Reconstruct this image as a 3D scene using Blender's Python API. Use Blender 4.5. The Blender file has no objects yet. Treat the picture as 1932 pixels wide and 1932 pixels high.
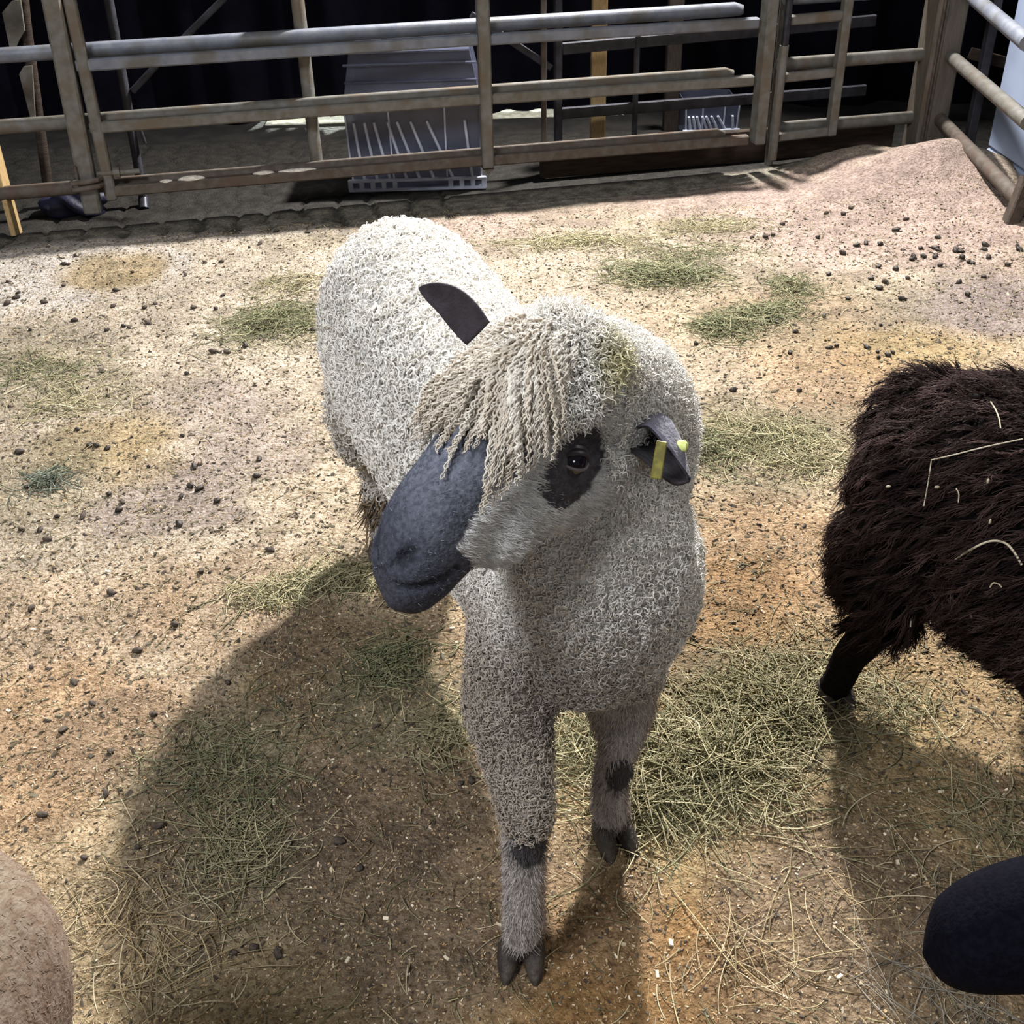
import bpy, math, random
import numpy as np
from mathutils import Vector, Matrix
from mathutils.bvhtree import BVHTree

# ------------------------------------------------------------------ camera, world, lights, exposure
FPX, CAMH = 2080.0, 1.5
_d = np.array([1060 - 966, 4170 - 966, FPX]); _d /= np.linalg.norm(_d)
_up = -_d
_fw = np.array([0, 0, 1.0]); _fw = _fw - np.dot(_fw, _up) * _up; _fw /= np.linalg.norm(_fw)
_rt = np.cross(_fw, _up)
ROT = np.array([_rt, _fw, _up])                      # lens axes (right, down, forward) -> world
EYE = np.array([0, 0, CAMH])

sc = bpy.context.scene
col = sc.collection
cam = bpy.data.cameras.new('camera'); cam.sensor_width = 36; cam.lens = FPX / 1932 * 36
cam.clip_start = 0.05; cam.clip_end = 100
co = bpy.data.objects.new('camera', cam); col.objects.link(co)
X, Y, Zc = ROT @ [1, 0, 0], ROT @ [0, -1, 0], ROT @ [0, 0, -1]
co.matrix_world = Matrix([[X[0], Y[0], Zc[0], 0], [X[1], Y[1], Zc[1], 0], [X[2], Y[2], Zc[2], CAMH], [0, 0, 0, 1]])
sc.camera = co

world = bpy.data.worlds.new('barn_air'); sc.world = world; world.use_nodes = True
world.node_tree.nodes['Background'].inputs[0].default_value = (0.80, 0.88, 1.0, 1)
world.node_tree.nodes['Background'].inputs[1].default_value = 0.07

def area_light(name, loc, target, size, power, colour):
    l = bpy.data.lights.new(name, 'AREA'); l.shape = 'DISK'; l.size = size; l.energy = power; l.color = colour
    o = bpy.data.objects.new(name, l); col.objects.link(o); o.location = loc
    o.rotation_euler = (Vector(target) - Vector(loc)).to_track_quat('-Z', 'Y').to_euler()
    return o
fl_ = area_light('gate_floodlight', (1.0, 5.7, 3.5), (-0.45, 1.6, 0.2), 0.2, 590, (1.0, 0.97, 0.94)); fl_.data.spread = math.radians(135)
area_light('overhead_fill', (-2.2, -0.6, 4.2), (-0.2, 2.4, 0), 1.6, 250, (0.94, 0.96, 1.0))  # unseen overhead fill, added to lift the front faces
area_light('right_fill', (3.2, 1.2, 4.2), (0.3, 2.0, 0), 1.0, 60, (1.0, 0.95, 0.88))  # weak warm fill from the upper right, source unseen
area_light('front_fill', (0.9, -3.2, 2.7), (0.1, 1.4, 0.5), 1.2, 34, (0.96, 0.97, 1.0))  # unseen fill added behind the camera to brighten chest and jaw
area_light('next_pen_lamp', (-0.4, 10.6, 0.62), (-0.4, 6.4, 0), 0.2, 1000, (0.95, 1.0, 0.92))

sc.view_settings.view_transform = 'Standard'; sc.view_settings.look = 'None'
sc.view_settings.gamma = 1; sc.view_settings.use_curve_mapping = False
sc.view_settings.exposure = -0.1
sc.cycles.max_bounces = 6; sc.cycles.diffuse_bounces = 3; sc.cycles.glossy_bounces = 2
sc.cycles.transmission_bounces = 4; sc.cycles.transparent_max_bounces = 8

# ------------------------------------------------------------------ placement helpers
def ray(px, py): return ROT @ np.array([(px - 966) / FPX, (py - 966) / FPX, 1.0])
def AZ(px, py, z=0.0):
    r = ray(px, py); return EYE + r * ((z - CAMH) / r[2])
def AD(px, py, d): return EYE + ray(px, py) * d
def AY(px, py, y):
    r = ray(px, py); return EYE + r * (y / r[1])
FA, FB = AZ(0, 450), AZ(1735, 297)
FU = (FB - FA) / np.linalg.norm(FB - FA); FN = np.array([FU[1], -FU[0], 0])
FANG = math.atan2(FU[1], FU[0])
def FX(s, off, z): return FA + FU * s + FN * off + np.array([0, 0, z])
def FS(px, py, off=0.0):                            # point on the fence's upright plane -> (s, z)
    r = ray(px, py); q = FA + FN * off
    p = EYE + r * (np.dot(q - EYE, FN) / np.dot(r, FN))
    return float(np.dot(p - FA, FU)), float(p[2])

rng = np.random.default_rng(7); random.seed(7)
def nz(v):
    v = np.asarray(v, float); return v / np.maximum(np.linalg.norm(v, axis=-1, keepdims=True), 1e-9)

# ------------------------------------------------------------------ mesh helpers
def mesh_np(name, verts, faces, mat=None, parent=None, vcol=None, smooth=True):
    """faces: int array (n,k) or list of such arrays"""
    if isinstance(faces, np.ndarray): faces = [faces]
    me = bpy.data.meshes.new(name)
    verts = np.asarray(verts, np.float32)
    me.vertices.add(len(verts)); me.vertices.foreach_set('co', verts.ravel())
    loops = np.concatenate([f.ravel() for f in faces]).astype(np.int32)
    sizes = np.concatenate([np.full(len(f), f.shape[1], np.int32) for f in faces])
    starts = np.concatenate([[0], np.cumsum(sizes)[:-1]]).astype(np.int32)
    me.loops.add(len(loops)); me.loops.foreach_set('vertex_index', loops)
    me.polygons.add(len(sizes)); me.polygons.foreach_set('loop_start', starts)
    me.update(calc_edges=True)
    me.polygons.foreach_set('use_smooth', np.full(len(sizes), smooth, bool))
    if vcol is not None:
        a = me.attributes.new('col', 'FLOAT_COLOR', 'POINT')
        c = np.ones((len(verts), 4), np.float32); c[:, :3] = vcol
        a.data.foreach_set('color', c.ravel())
    me.validate()
    o = bpy.data.objects.new(name, me); col.objects.link(o)
    if mat: me.materials.append(mat)
    if parent is not None: put(o, parent)
    return o

def put(o, parent):
    o.parent = parent
    if parent.type == 'EMPTY': o.matrix_parent_inverse = Matrix.Translation(-Vector(parent.location))

def thing(name, loc, label, cat, group=None, kind=None):
    o = bpy.data.objects.new(name, None); col.objects.link(o); o.location = tuple(float(v) for v in loc)
    o.empty_display_size = 0.1
    return tag(o, label, cat, group, kind)
def tag(o, label, cat, group=None, kind=None):
    o['label'] = label; o['category'] = cat
    if group: o['group'] = group
    if kind: o['kind'] = kind
    return o

class MB:
    def __init__(s): s.v = []; s.f4 = []; s.f3 = []; s.n = 0
    def add(s, v, f):
        f = np.asarray(f, int) + s.n; s.v.append(np.asarray(v, float)); s.n += len(v)
        (s.f4 if f.shape[1] == 4 else s.f3).append(f)
    def box(s, c, size, axes=None, bev=0.0):
        ax = np.eye(3) if axes is None else np.asarray(axes, float)
        h = np.asarray(size, float) / 2
        b = min(bev, h.min() * 0.9)
        vs = []; idx = {}
        # bevelled box: 24 vertices, 3 per corner
        for sx in (-1, 1):
            for sy in (-1, 1):
                for sz in (-1, 1):
                    sg = np.array([sx, sy, sz])
                    for k in range(3):
                        p = sg * (h - b); p[k] = sg[k] * h[k]
                        idx[(sx, sy, sz, k)] = len(vs); vs.append(p)
        q = []; t = []
        for k in range(3):
            i, j = (k + 1) % 3, (k + 2) % 3
            for sg in (-1, 1):
                def C(a, b2):
                    c = [0, 0, 0]; c[k] = sg; c[i] = a; c[j] = b2; return tuple(c)
                loop = [idx[C(-1, -1) + (k,)], idx[C(1, -1) + (k,)], idx[C(1, 1) + (k,)], idx[C(-1, 1) + (k,)]]
                q.append(loop if sg > 0 else loop[::-1])
            for a in (-1, 1):
                for b2 in (-1, 1):          # edge along axis k
                    def C2(e):
                        c = [0, 0, 0]; c[k] = e; c[i] = a; c[j] = b2; return tuple(c)
                    l = [idx[C2(-1) + (i,)], idx[C2(1) + (i,)], idx[C2(1) + (j,)], idx[C2(-1) + (j,)]]
                    q.append(l if a * b2 > 0 else l[::-1])
        for sx in (-1, 1):
            for sy in (-1, 1):
                for sz in (-1, 1):
                    l = [idx[(sx, sy, sz, k)] for k in range(3)]
                    t.append(l if sx * sy * sz > 0 else l[::-1])
        v = np.asarray(vs) @ ax + np.asarray(c, float)
        n0 = s.n; s.v.append(v); s.n += len(v)
        s.f4.append(np.asarray(q) + n0); s.f3.append(np.asarray(t) + n0)
    def beam(s, p0, p1, w, h, bev=0.004, upv=(0, 0, 1)):
        p0, p1 = np.asarray(p0, float), np.asarray(p1, float)
        a = nz(p1 - p0); b = nz(np.cross(upv, a)); c = np.cross(a, b)
        s.box((p0 + p1) / 2, (np.linalg.norm(p1 - p0), w, h), [a, b, c], bev)
    def tube(s, pts, r, k=12, cap=True):
        pts = np.asarray(pts, float); n = len(pts)
        r = np.full(n, r) if np.isscalar(r) else np.asarray(r, float)
        t = nz(np.gradient(pts, axis=0))
        ref = np.array([0, 0, 1.0]) if abs(t[0][2]) < 0.9 else np.array([1.0, 0, 0])
        V = []
        a = nz(np.cross(ref, t[0]))
        for i in range(n):
            a = nz(a - np.dot(a, t[i]) * t[i]); b = np.cross(t[i], a)
            for j in range(k):
                th = 2 * math.pi * j / k
                V.append(pts[i] + r[i] * (a * math.cos(th) + b * math.sin(th)))
        F = [[i * k + j, i * k + (j + 1) % k, (i + 1) * k + (j + 1) % k, (i + 1) * k + j] for i in range(n - 1) for j in range(k)]
        n0 = s.n; V = list(V)
        T = []
        if cap:
            V.append(pts[0]); V.append(pts[-1]); c0, c1 = len(V) - 2, len(V) - 1
            for j in range(k):
                T.append([c0, (j + 1) % k, j]); T.append([c1, (n - 1) * k + j, (n - 1) * k + (j + 1) % k])
        s.v.append(np.asarray(V)); s.n += len(V)
        s.f4.append(np.asarray(F) + n0)
        if T: s.f3.append(np.asarray(T) + n0)
    def ellipsoid(s, c, r, axes=None, nu=24, nv=14):
        ax = np.eye(3) if axes is None else np.asarray(axes, float)
        V = []
        for i in range(1, nv):
            ph = math.pi * i / nv
            for j in range(nu):
                th = 2 * math.pi * j / nu
                V.append([math.sin(ph) * math.cos(th), math.sin(ph) * math.sin(th), math.cos(ph)])
        V += [[0, 0, 1], [0, 0, -1]]
        F = [[i * nu + j, (i + 1) * nu + j, (i + 1) * nu + (j + 1) % nu, i * nu + (j + 1) % nu] for i in range(nv - 2) for j in range(nu)]
        top, bot = len(V) - 2, len(V) - 1
        T = [[top, j, (j + 1) % nu] for j in range(nu)] + [[bot, (nv - 2) * nu + (j + 1) % nu, (nv - 2) * nu + j] for j in range(nu)]
        n0 = s.n; s.v.append((np.asarray(V) * np.asarray(r)) @ ax + np.asarray(c, float)); s.n += len(V)
        s.f4.append(np.asarray(F) + n0); s.f3.append(np.asarray(T) + n0)
    def limb(s, pts, rad, k=20, per=6, side=None):
        """rounded tube through points; rad rows are r or (r_side, r_up)"""
        pts = np.asarray(pts, float); R = np.array([[a, a] if np.isscalar(a) else a for a in rad], float)
        q = np.hstack([pts, R]); out = []
        qq = np.vstack([2 * q[0] - q[1], q, 2 * q[-1] - q[-2]])
        for i in range(1, len(qq) - 2):
            for u in np.linspace(0, 1, per, endpoint=False):
                p0, p1, p2, p3 = qq[i - 1], qq[i], qq[i + 1], qq[i + 2]
                out.append(0.5 * (2 * p1 + (p2 - p0) * u + (2 * p0 - 5 * p1 + 4 * p2 - p3) * u * u + (3 * p1 - p0 - 3 * p2 + p3) * u ** 3))
        out.append(q[-1]); out = np.asarray(out)
        t0 = nz(out[0, :3] - out[1, :3]); t1 = nz(out[-1, :3] - out[-2, :3])
        pre = []; post = []
        for a in (80, 60, 40, 20):
            a = math.radians(a); m0 = out[0, 3:].mean() * 0.9; m1 = out[-1, 3:].mean() * 0.9
            pre.append(np.r_[out[0, :3] + t0 * m0 * math.sin(a), out[0, 3:] * math.cos(a)])
            post.append(np.r_[out[-1, :3] + t1 * m1 * math.sin(a), out[-1, 3:] * math.cos(a)])
        out = np.vstack([pre, out, post[::-1]])
        P = out[:, :3]; t = nz(np.gradient(P, axis=0)); n = len(P); V = []
        upv = np.array([0, 0, 1.0]) if side is None else np.asarray(side, float)
        for i in range(n):
            b = np.cross(upv, t[i])
            if np.linalg.norm(b) < 0.25: b = np.array([1.0, 0, 0]) - t[i] * t[i][0]
            b = nz(b); c = np.cross(t[i], b)
            for j in range(k):
                th = 2 * math.pi * j / k
                V.append(P[i] + out[i, 3] * b * math.cos(th) + out[i, 4] * c * math.sin(th))
        F = [[i * k + j, i * k + (j + 1) % k, (i + 1) * k + (j + 1) % k, (i + 1) * k + j] for i in range(n - 1) for j in range(k)]
        n0 = s.n; V += [P[0], P[-1]]; c0, c1 = len(V) - 2, len(V) - 1
        T = [[c0, (j + 1) % k, j] for j in range(k)] + [[c1, (n - 1) * k + j, (n - 1) * k + (j + 1) % k] for j in range(k)]
        s.v.append(np.asarray(V)); s.n += len(V); s.f4.append(np.asarray(F) + n0); s.f3.append(np.asarray(T) + n0)
    def arrays(s):
        f = []
        if s.f4: f.append(np.vstack(s.f4))
        if s.f3: f.append(np.vstack(s.f3))
        return np.vstack(s.v), f
    def build(s, name, mat, parent=None, smooth=True, vcol=None):
        v, f = s.arrays()
        o = mesh_np(name, v, f, mat, parent, vcol, smooth)
        if smooth: o.data.set_sharp_from_angle(angle=math.radians(40))
        return o

def flat(o):                                          # smooth shading only across shallow angles
    me = o.data
    me.polygons.foreach_set('use_smooth', np.zeros(len(me.polygons), bool)); return o

def spline(pts, n):
    pts = np.asarray(pts, float)
    q = np.vstack([2 * pts[0] - pts[1], pts, 2 * pts[-1] - pts[-2]])
    u = np.linspace(0, len(pts) - 1 - 1e-6, n); out = []
    for x in u:
        i = int(x) + 1; a = x - int(x)
        p0, p1, p2, p3 = q[i - 1], q[i], q[i + 1], q[i + 2]
        out.append(0.5 * (2 * p1 + (p2 - p0) * a + (2 * p0 - 5 * p1 + 4 * p2 - p3) * a * a + (3 * p1 - p0 - 3 * p2 + p3) * a ** 3))
    return np.asarray(out)

# ------------------------------------------------------------------ materials
def mat(name, base, var=None, scale=20.0, detail=5.0, rough=0.8, metal=0.0, bump=0.0, bscale=60.0, attr=False,
        lo=0.4, hi=0.6, spec=0.3, third=None, tscale=4.0, sheen=0.0, bdist=0.01, attrmul=None, stretch=None):
    m = bpy.data.materials.new(name); m.use_nodes = True
    nt = m.node_tree; N, L = nt.nodes, nt.links
    b = N['Principled BSDF']
    b.inputs['Roughness'].default_value = rough; b.inputs['Metallic'].default_value = metal
    b.inputs['Specular IOR Level'].default_value = spec
    if sheen: b.inputs['Sheen Weight'].default_value = sheen
    tc = N.new('ShaderNodeTexCoord'); vec = tc.outputs['Object']
    if stretch:
        mp = N.new('ShaderNodeMapping'); mp.inputs['Scale'].default_value = stretch; L.new(vec, mp.inputs['Vector']); vec = mp.outputs[0]
    def noise(s, d):
        n = N.new('ShaderNodeTexNoise'); n.inputs['Scale'].default_value = s; n.inputs['Detail'].default_value = d
        L.new(vec, n.inputs['Vector']); return n.outputs['Fac']
    def ramp(fac, a, c):
        r = N.new('ShaderNodeMapRange'); r.inputs['From Min'].default_value = a; r.inputs['From Max'].default_value = c
        L.new(fac, r.inputs['Value']); return r.outputs[0]
    def mix(fac, a, c, mode='MIX'):
        x = N.new('ShaderNodeMix'); x.data_type = 'RGBA'; x.blend_type = mode
        if hasattr(fac, 'links'): L.new(fac, x.inputs['Factor'])
        else: x.inputs['Factor'].default_value = fac
        for val, i in ((a, 6), (c, 7)):
            if hasattr(val, 'links'): L.new(val, x.inputs[i])
            else: x.inputs[i].default_value = (*val, 1)
        return x.outputs[2]
    if attr:
        at = N.new('ShaderNodeAttribute'); at.attribute_name = 'col'; c = at.outputs['Color']
    else:
        rgb = N.new('ShaderNodeRGB'); rgb.outputs[0].default_value = (*base, 1); c = rgb.outputs[0]
    if var is not None:
        c = mix(ramp(noise(scale, detail), lo, hi), c, var if not attr else mix(1.0, c, var, 'MULTIPLY'))
    if third is not None:
        c = mix(ramp(noise(tscale, 6), 0.5, 0.68), c, third if not attr else mix(1.0, c, third, 'MULTIPLY'))
    L.new(c, b.inputs['Base Color'])
    if bump:
        bp = N.new('ShaderNodeBump'); bp.inputs['Strength'].default_value = bump; bp.inputs['Distance'].default_value = bdist
        L.new(noise(bscale, 6), bp.inputs['Height']); L.new(bp.outputs[0], b.inputs['Normal'])
    return m

M = {}
M['bedding'] = mat('sawdust_bedding', (1, 1, 1), (0.50, 0.45, 0.38), 90, 8, 0.95, attr=True, lo=0.42, hi=0.66, bump=0.9, bscale=140, third=(0.62, 0.56, 0.48), tscale=320, bdist=0.012)
M['concrete'] = mat('dark_concrete', (0.020, 0.018, 0.016), (0.009, 0.008, 0.008), 6, 8, 0.85, bump=0.5, bscale=40)
M['rail'] = mat('dirty_galvanised_rail', (0.10, 0.092, 0.074), (0.145, 0.14, 0.13), 26, 8, 0.62, 0.05, 0.35, 160, lo=0.35, hi=0.65, third=(0.11, 0.085, 0.06), tscale=9, bdist=0.003)
M['railblue'] = mat('blue_grey_galvanised_rail', (0.125, 0.137, 0.17), (0.175, 0.185, 0.215), 22, 8, 0.5, 0.15, 0.3, 160, lo=0.35, hi=0.65, third=(0.105, 0.10, 0.09), tscale=7, bdist=0.003)
M['rusty'] = mat('rusty_brown_rail', (0.070, 0.054, 0.042), (0.11, 0.094, 0.078), 30, 8, 0.7, 0.05, 0.4, 140, lo=0.35, hi=0.65, third=(0.09, 0.06, 0.045), tscale=11, bdist=0.003)
M['dark_rust'] = mat('dark_rusty_leg', (0.045, 0.032, 0.025), (0.07, 0.052, 0.04), 30, 8, 0.75, 0.0, 0.4, 140, bdist=0.003)
M['postbrown'] = mat('weathered_post', (0.092, 0.078, 0.060), (0.13, 0.112, 0.09), 18, 8, 0.75, 0.05, 0.6, 90, lo=0.35, hi=0.65, third=(0.10, 0.075, 0.055), tscale=8, bdist=0.004, stretch=(3, 3, 0.5))
M['dark_sleeve'] = mat('dark_bolt_sleeve', (0.03, 0.03, 0.038), (0.05, 0.05, 0.06), 30, 5, 0.4, 0.5)
M['shade_metal'] = mat('dull_grey_steel', (0.050, 0.050, 0.062), (0.03, 0.03, 0.036), 14, 6, 0.6, 0.1, 0.2, 90)
M['dark_timber'] = mat('dark_stained_timber', (0.05, 0.034, 0.024), (0.03, 0.02, 0.015), 10, 6, 0.85, bump=0.4, bscale=50, stretch=(1, 1, 8))
M['pine'] = mat('fresh_pine', (0.42, 0.30, 0.145), (0.33, 0.215, 0.09), 30, 6, 0.7, bump=0.2, bscale=60, stretch=(10, 10, 1), lo=0.45, hi=0.6)
M['oldpine'] = mat('old_pine', (0.06, 0.046, 0.036), (0.04, 0.03, 0.024), 20, 6, 0.8, stretch=(8, 8, 1))
M['cloth'] = mat('black_drape', (0.0035, 0.0035, 0.007), (0.002, 0.002, 0.004), 4, 4, 0.95, spec=0.05)
M['tarp'] = mat('navy_tarpaulin', (0.012, 0.012, 0.03), (0.02, 0.02, 0.04), 8, 4, 0.5, bump=0.4, bscale=30)
M['white_panel'] = mat('pale_blue_white_panel', (0.36, 0.43, 0.58), (0.31, 0.37, 0.51), 3, 2, 0.85, spec=0.1)
M['grey_panel'] = mat('grey_plinth', (0.16, 0.16, 0.17), (0.12, 0.12, 0.13), 8, 4, 0.7)
def plastic(name, c, alpha):
    m = mat(name, c, tuple(v * 0.8 for v in c), 12, 4, 0.35, spec=0.5)
    m.node_tree.nodes['Principled BSDF'].inputs['Alpha'].default_value = alpha
    return m
M['crate_wall'] = plastic('clear_crate_plastic', (0.10, 0.11, 0.165), 0.6)
M['crate_rib'] = plastic('milky_crate_rib', (0.50, 0.53, 0.64), 0.92)
M['wool'] = mat('curly_wool', (1, 1, 1), (0.88, 0.86, 0.83), 30, 4, 0.75, attr=True, spec=0.12, sheen=0.15)
M['hide'] = mat('hide', (1, 1, 1), (0.55, 0.55, 0.57), 160, 6, 0.8, attr=True, bump=0.5, bscale=260, spec=0.2, bdist=0.004, lo=0.38, hi=0.62)
M['hair'] = mat('fine_hair', (1, 1, 1), None, attr=True, rough=0.7, spec=0.15)
M['blackhide'] = mat('black_hide', (1, 1, 1), (0.55, 0.55, 0.57), 160, 6, 0.9, attr=True, bump=0.4, bscale=260, spec=0.04, bdist=0.003, lo=0.38, hi=0.62)
M['blackhair'] = mat('black_hair', (1, 1, 1), None, attr=True, rough=0.95, spec=0.03)
M['blackwool'] = mat('black_brown_wool', (1, 1, 1), (0.7, 0.65, 0.62), 25, 4, 0.85, attr=True, spec=0.08)
M['ear_skin'] = mat('ear_skin', (0.034, 0.028, 0.034), (0.022, 0.018, 0.022), 60, 6, 0.75, bump=0.3, bscale=200, spec=0.2, sheen=0.1)
M['ear_back'] = mat('ear_back', (0.15, 0.145, 0.19), (0.11, 0.105, 0.14), 60, 6, 0.8, bump=0.3, bscale=200, sheen=0.2)
M['eye'] = mat('eyeball', (0.012, 0.010, 0.016), None, rough=0.06, spec=0.7)
M['lid'] = mat('eyelid', (0.05, 0.043, 0.05), (0.032, 0.028, 0.034), 80, 4, 0.45, spec=0.4)
M['lid_rim'] = mat('lower_lid', (0.16, 0.14, 0.15), (0.11, 0.10, 0.11), 80, 4, 0.35, spec=0.5)
M['hoof'] = mat('hoof_horn', (0.035, 0.028, 0.024), (0.06, 0.048, 0.038), 50, 6, 0.6, bump=0.4, bscale=120)
M['tag_y'] = mat('yellow_tag', (0.20, 0.18, 0.03), (0.12, 0.105, 0.02), 90, 4, 0.5)  # yellow dulled to olive, shade inside the ear put into the colour
M['tag_lime'] = mat('lime_button', (0.72, 0.80, 0.28), None, rough=0.4)
M['hay'] = mat('hay', (1, 1, 1), None, attr=True, rough=0.8, spec=0.2)
M['straw'] = mat('pale_straw', (0.58, 0.52, 0.40), (0.45, 0.39, 0.28), 40, 4, 0.7)
M['dung'] = mat('dropping', (0.022, 0.017, 0.014), (0.04, 0.03, 0.022), 120, 5, 0.6, bump=0.5, bscale=200, bdist=0.003)
M['dung_dry'] = mat('dry_dropping', (0.085, 0.065, 0.05), (0.045, 0.035, 0.028), 120, 5, 0.85, bump=0.5, bscale=200, bdist=0.003)
M['tanhide'] = mat('tan_coat', (1, 1, 1), (0.75, 0.66, 0.60), 60, 6, 0.9, attr=True, bump=0.3, bscale=160, stretch=(3, 1, 1))

# ------------------------------------------------------------------ the floor
def vnoise(x, y, s, seed):
    r = np.random.default_rng(seed); T = r.random((64, 64))
    u, v = x * s, y * s; i, j = np.floor(u).astype(int), np.floor(v).astype(int)
    a, b = u - i, v - j; a = a * a * (3 - 2 * a); b = b * b * (3 - 2 * b)
    g = lambda p, q: T[p % 64, q % 64]
    return (g(i, j) * (1 - a) + g(i + 1, j) * a) * (1 - b) + (g(i, j + 1) * (1 - a) + g(i + 1, j + 1) * a) * b
def fence_d(x, y): return -((x - FA[0]) * FN[0] + (y - FA[1]) * FN[1])     # <0 inside the pen
def ground(x, y):
    h = 0.014 * (vnoise(x, y, 3, 1) - 0.5) + 0.012 * (vnoise(x, y, 9, 2) - 0.5) + 0.006 * (vnoise(x, y, 28, 3) - 0.5)
    d = fence_d(x, y)
    edge = 1 / (1 + np.exp(-(-d - 0.06) / 0.05))
    h = h * edge
    s = (x - FA[0]) * FU[0] + (y - FA[1]) * FU[1]
    # sawdust banked up in the corner
    heap = 0.185 * np.exp(-((s - 4.0) / 0.42) ** 2 - ((d + 0.42) / 0.30) ** 2) + 0.05 * np.exp(-((s - 3.75) / 0.3) ** 2 - ((d + 0.08) / 0.13) ** 2)
    heap = heap + 0.05 * np.exp(-((x - 2.02) / 0.2) ** 2 - ((y - 4.35) / 0.35) ** 2)
    return h + heap * (0.85 + 0.3 * vnoise(x, y, 6, 5))
gx = np.arange(-3.4, 3.6, 0.018); gy = np.arange(-0.6, 6.0, 0.018)
GX, GY = np.meshgrid(gx, gy, indexing='ij'); x, y = GX.ravel(), GY.ravel()
h = ground(x, y)
C = np.zeros((len(x), 3))
n1 = vnoise(x, y, 1.4, 11); n2 = vnoise(x, y, 4, 12); n3 = vnoise(x, y, 12, 13); n4 = vnoise(x, y, 40, 14)
far = np.clip((y - 1.2) / 2.6 + (n1 - 0.5) * 0.5 - 0.06 * x, 0, 1)[:, None]
C[:] = (1 - far) * np.array([0.60, 0.43, 0.235]) + far * np.array([0.60, 0.505, 0.40])
def patch(px, py, r, c, k=1.0, ry=None, seed=0):
    p = AZ(px, py); ry = ry or r
    d2 = ((x - p[0]) / r) ** 2 + ((y - p[1]) / ry) ** 2
    d2 = d2 * (0.5 + 1.0 * vnoise(x, y, 5, 40 + seed)) * (0.6 + 0.8 * n3)
    w = (k * np.clip(1.6 - d2 * 1.3, 0, 1))[:, None]
    C[:] = C * (1 - w) + np.array(c) * w
lw = (np.clip((.1 - x) / .8, 0, 1) * np.clip((y - 1.0) / .7, 0, 1) * .5)[:, None]  # left bedding paled in its colour in place of light from the left
C[:] = C * (1 - lw) + np.array([.74, .66, .55]) * lw
PINK, WHITE, MAUVE = (0.60, 0.46, 0.41), (0.84, 0.78, 0.73), (0.42, 0.345, 0.33)
YEL, ORA, PEA, OLI, UMB = (0.50, 0.37, 0.18), (0.42, 0.225, 0.075), (0.58, 0.38, 0.22), (0.33, 0.29, 0.19), (0.31, 0.225, 0.155)  # umber patches partly paint the sheep's shadows into the bedding
for i, a in enumerate([(1700, 420, .75, PINK, .9, .6), (1350, 380, .7, PINK, .7, .3), (900, 420, .7, PINK, .7, .25), (60, 500, .55, WHITE, .9, .45), (450, 430, .5, WHITE, .6, .2),
        (1880, 580, .4, MAUVE, .9, .3), (400, 760, .22, MAUVE, .5), (330, 950, .2, MAUVE, .6), (460, 850, .2, MAUVE, .5), (215, 515, .2, YEL, .8), (190, 840, .2, YEL, .7), (250, 880, .15, YEL, .5),
        (1700, 660, .32, YEL, .8, .22), (1560, 720, .25, PEA, .6), (1600, 560, .3, OLI, .4), (640, 1290, .22, YEL, .9), (830, 1360, .2, YEL, .9), (1080, 1360, .2, YEL, .6),
        (1380, 1560, .25, YEL, .7), (1220, 1850, .2, ORA, .8), (1640, 1430, .2, YEL, .7), (1500, 1050, .25, PEA, .7), (1350, 1150, .2, ORA, .5),
        (90, 1400, .28, PEA, .8), (60, 1200, .3, PEA, .4), (450, 1150, .25, PEA, .4), (1500, 600, .3, PEA, .3), (1100, 420, .3, OLI, .35), (1320, 430, .22, OLI, .5, .12),
        (400, 1480, .2, OLI, .7), (470, 1600, .2, UMB, .7), (560, 1760, .25, OLI, .5), (200, 1750, .2, OLI, .4), (750, 1500, .2, UMB, .8), (750, 1700, .2, UMB, .7), (830, 1830, .15, UMB, .6),
        (70, 900, .25, OLI, .6), (130, 720, .25, OLI, .5), (60, 650, .2, OLI, .4), (1440, 850, .3, OLI, .6), (1430, 620, .25, OLI, .4), (700, 1260, .18, UMB, .6), (740, 1330, .15, OLI, .8), (560, 1200, .15, UMB, .6),
        (1100, 1700, .14, UMB, .5), (1560, 1650, .2, UMB, .6), (1650, 1850, .25, UMB, .6), (1440, 1330, .2, OLI, .6), (600, 450, .3, OLI, .4, .15), (530, 610, .25, OLI, .5), (220, 1400, .15, UMB, .5), (300, 1700, .12, UMB, .4)]):
    px, py, r, c, k = a[:5]; patch(px, py, r, c, k, a[5] if len(a) > 5 else None, i)
C *= 0.60 * (0.78 + 0.44 * n4)[:, None] * (0.8 + 0.4 * n3)[:, None]
C[:] *= (1 - 0.35 * np.clip((n2 - 0.55) * 4, 0, 1) * np.clip((n3 - 0.4) * 3, 0, 1))[:, None]
# bare cobbled strip along the gate: thin bedding, the gate's shadow partly painted in
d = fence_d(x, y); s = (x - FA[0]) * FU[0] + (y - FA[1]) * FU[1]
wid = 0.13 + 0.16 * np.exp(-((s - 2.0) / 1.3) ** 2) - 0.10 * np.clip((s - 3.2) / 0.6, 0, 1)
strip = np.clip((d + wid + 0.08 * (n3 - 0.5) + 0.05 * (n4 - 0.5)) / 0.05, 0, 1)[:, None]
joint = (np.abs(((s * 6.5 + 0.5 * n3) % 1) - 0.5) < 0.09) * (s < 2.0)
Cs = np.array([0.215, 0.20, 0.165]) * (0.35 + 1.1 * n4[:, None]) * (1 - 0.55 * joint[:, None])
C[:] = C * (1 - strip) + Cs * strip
out = np.clip((d + 0.02) / 0.05, 0, 1)[:, None]
C[:] = C * (1 - out) + np.array([0.026, 0.024, 0.021]) * (0.4 + 1.1 * n4[:, None]) * out
h = h - 0.012 * joint * strip[:, 0]
nx, ny = GX.shape; idx = np.arange(nx * ny).reshape(nx, ny)
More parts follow.
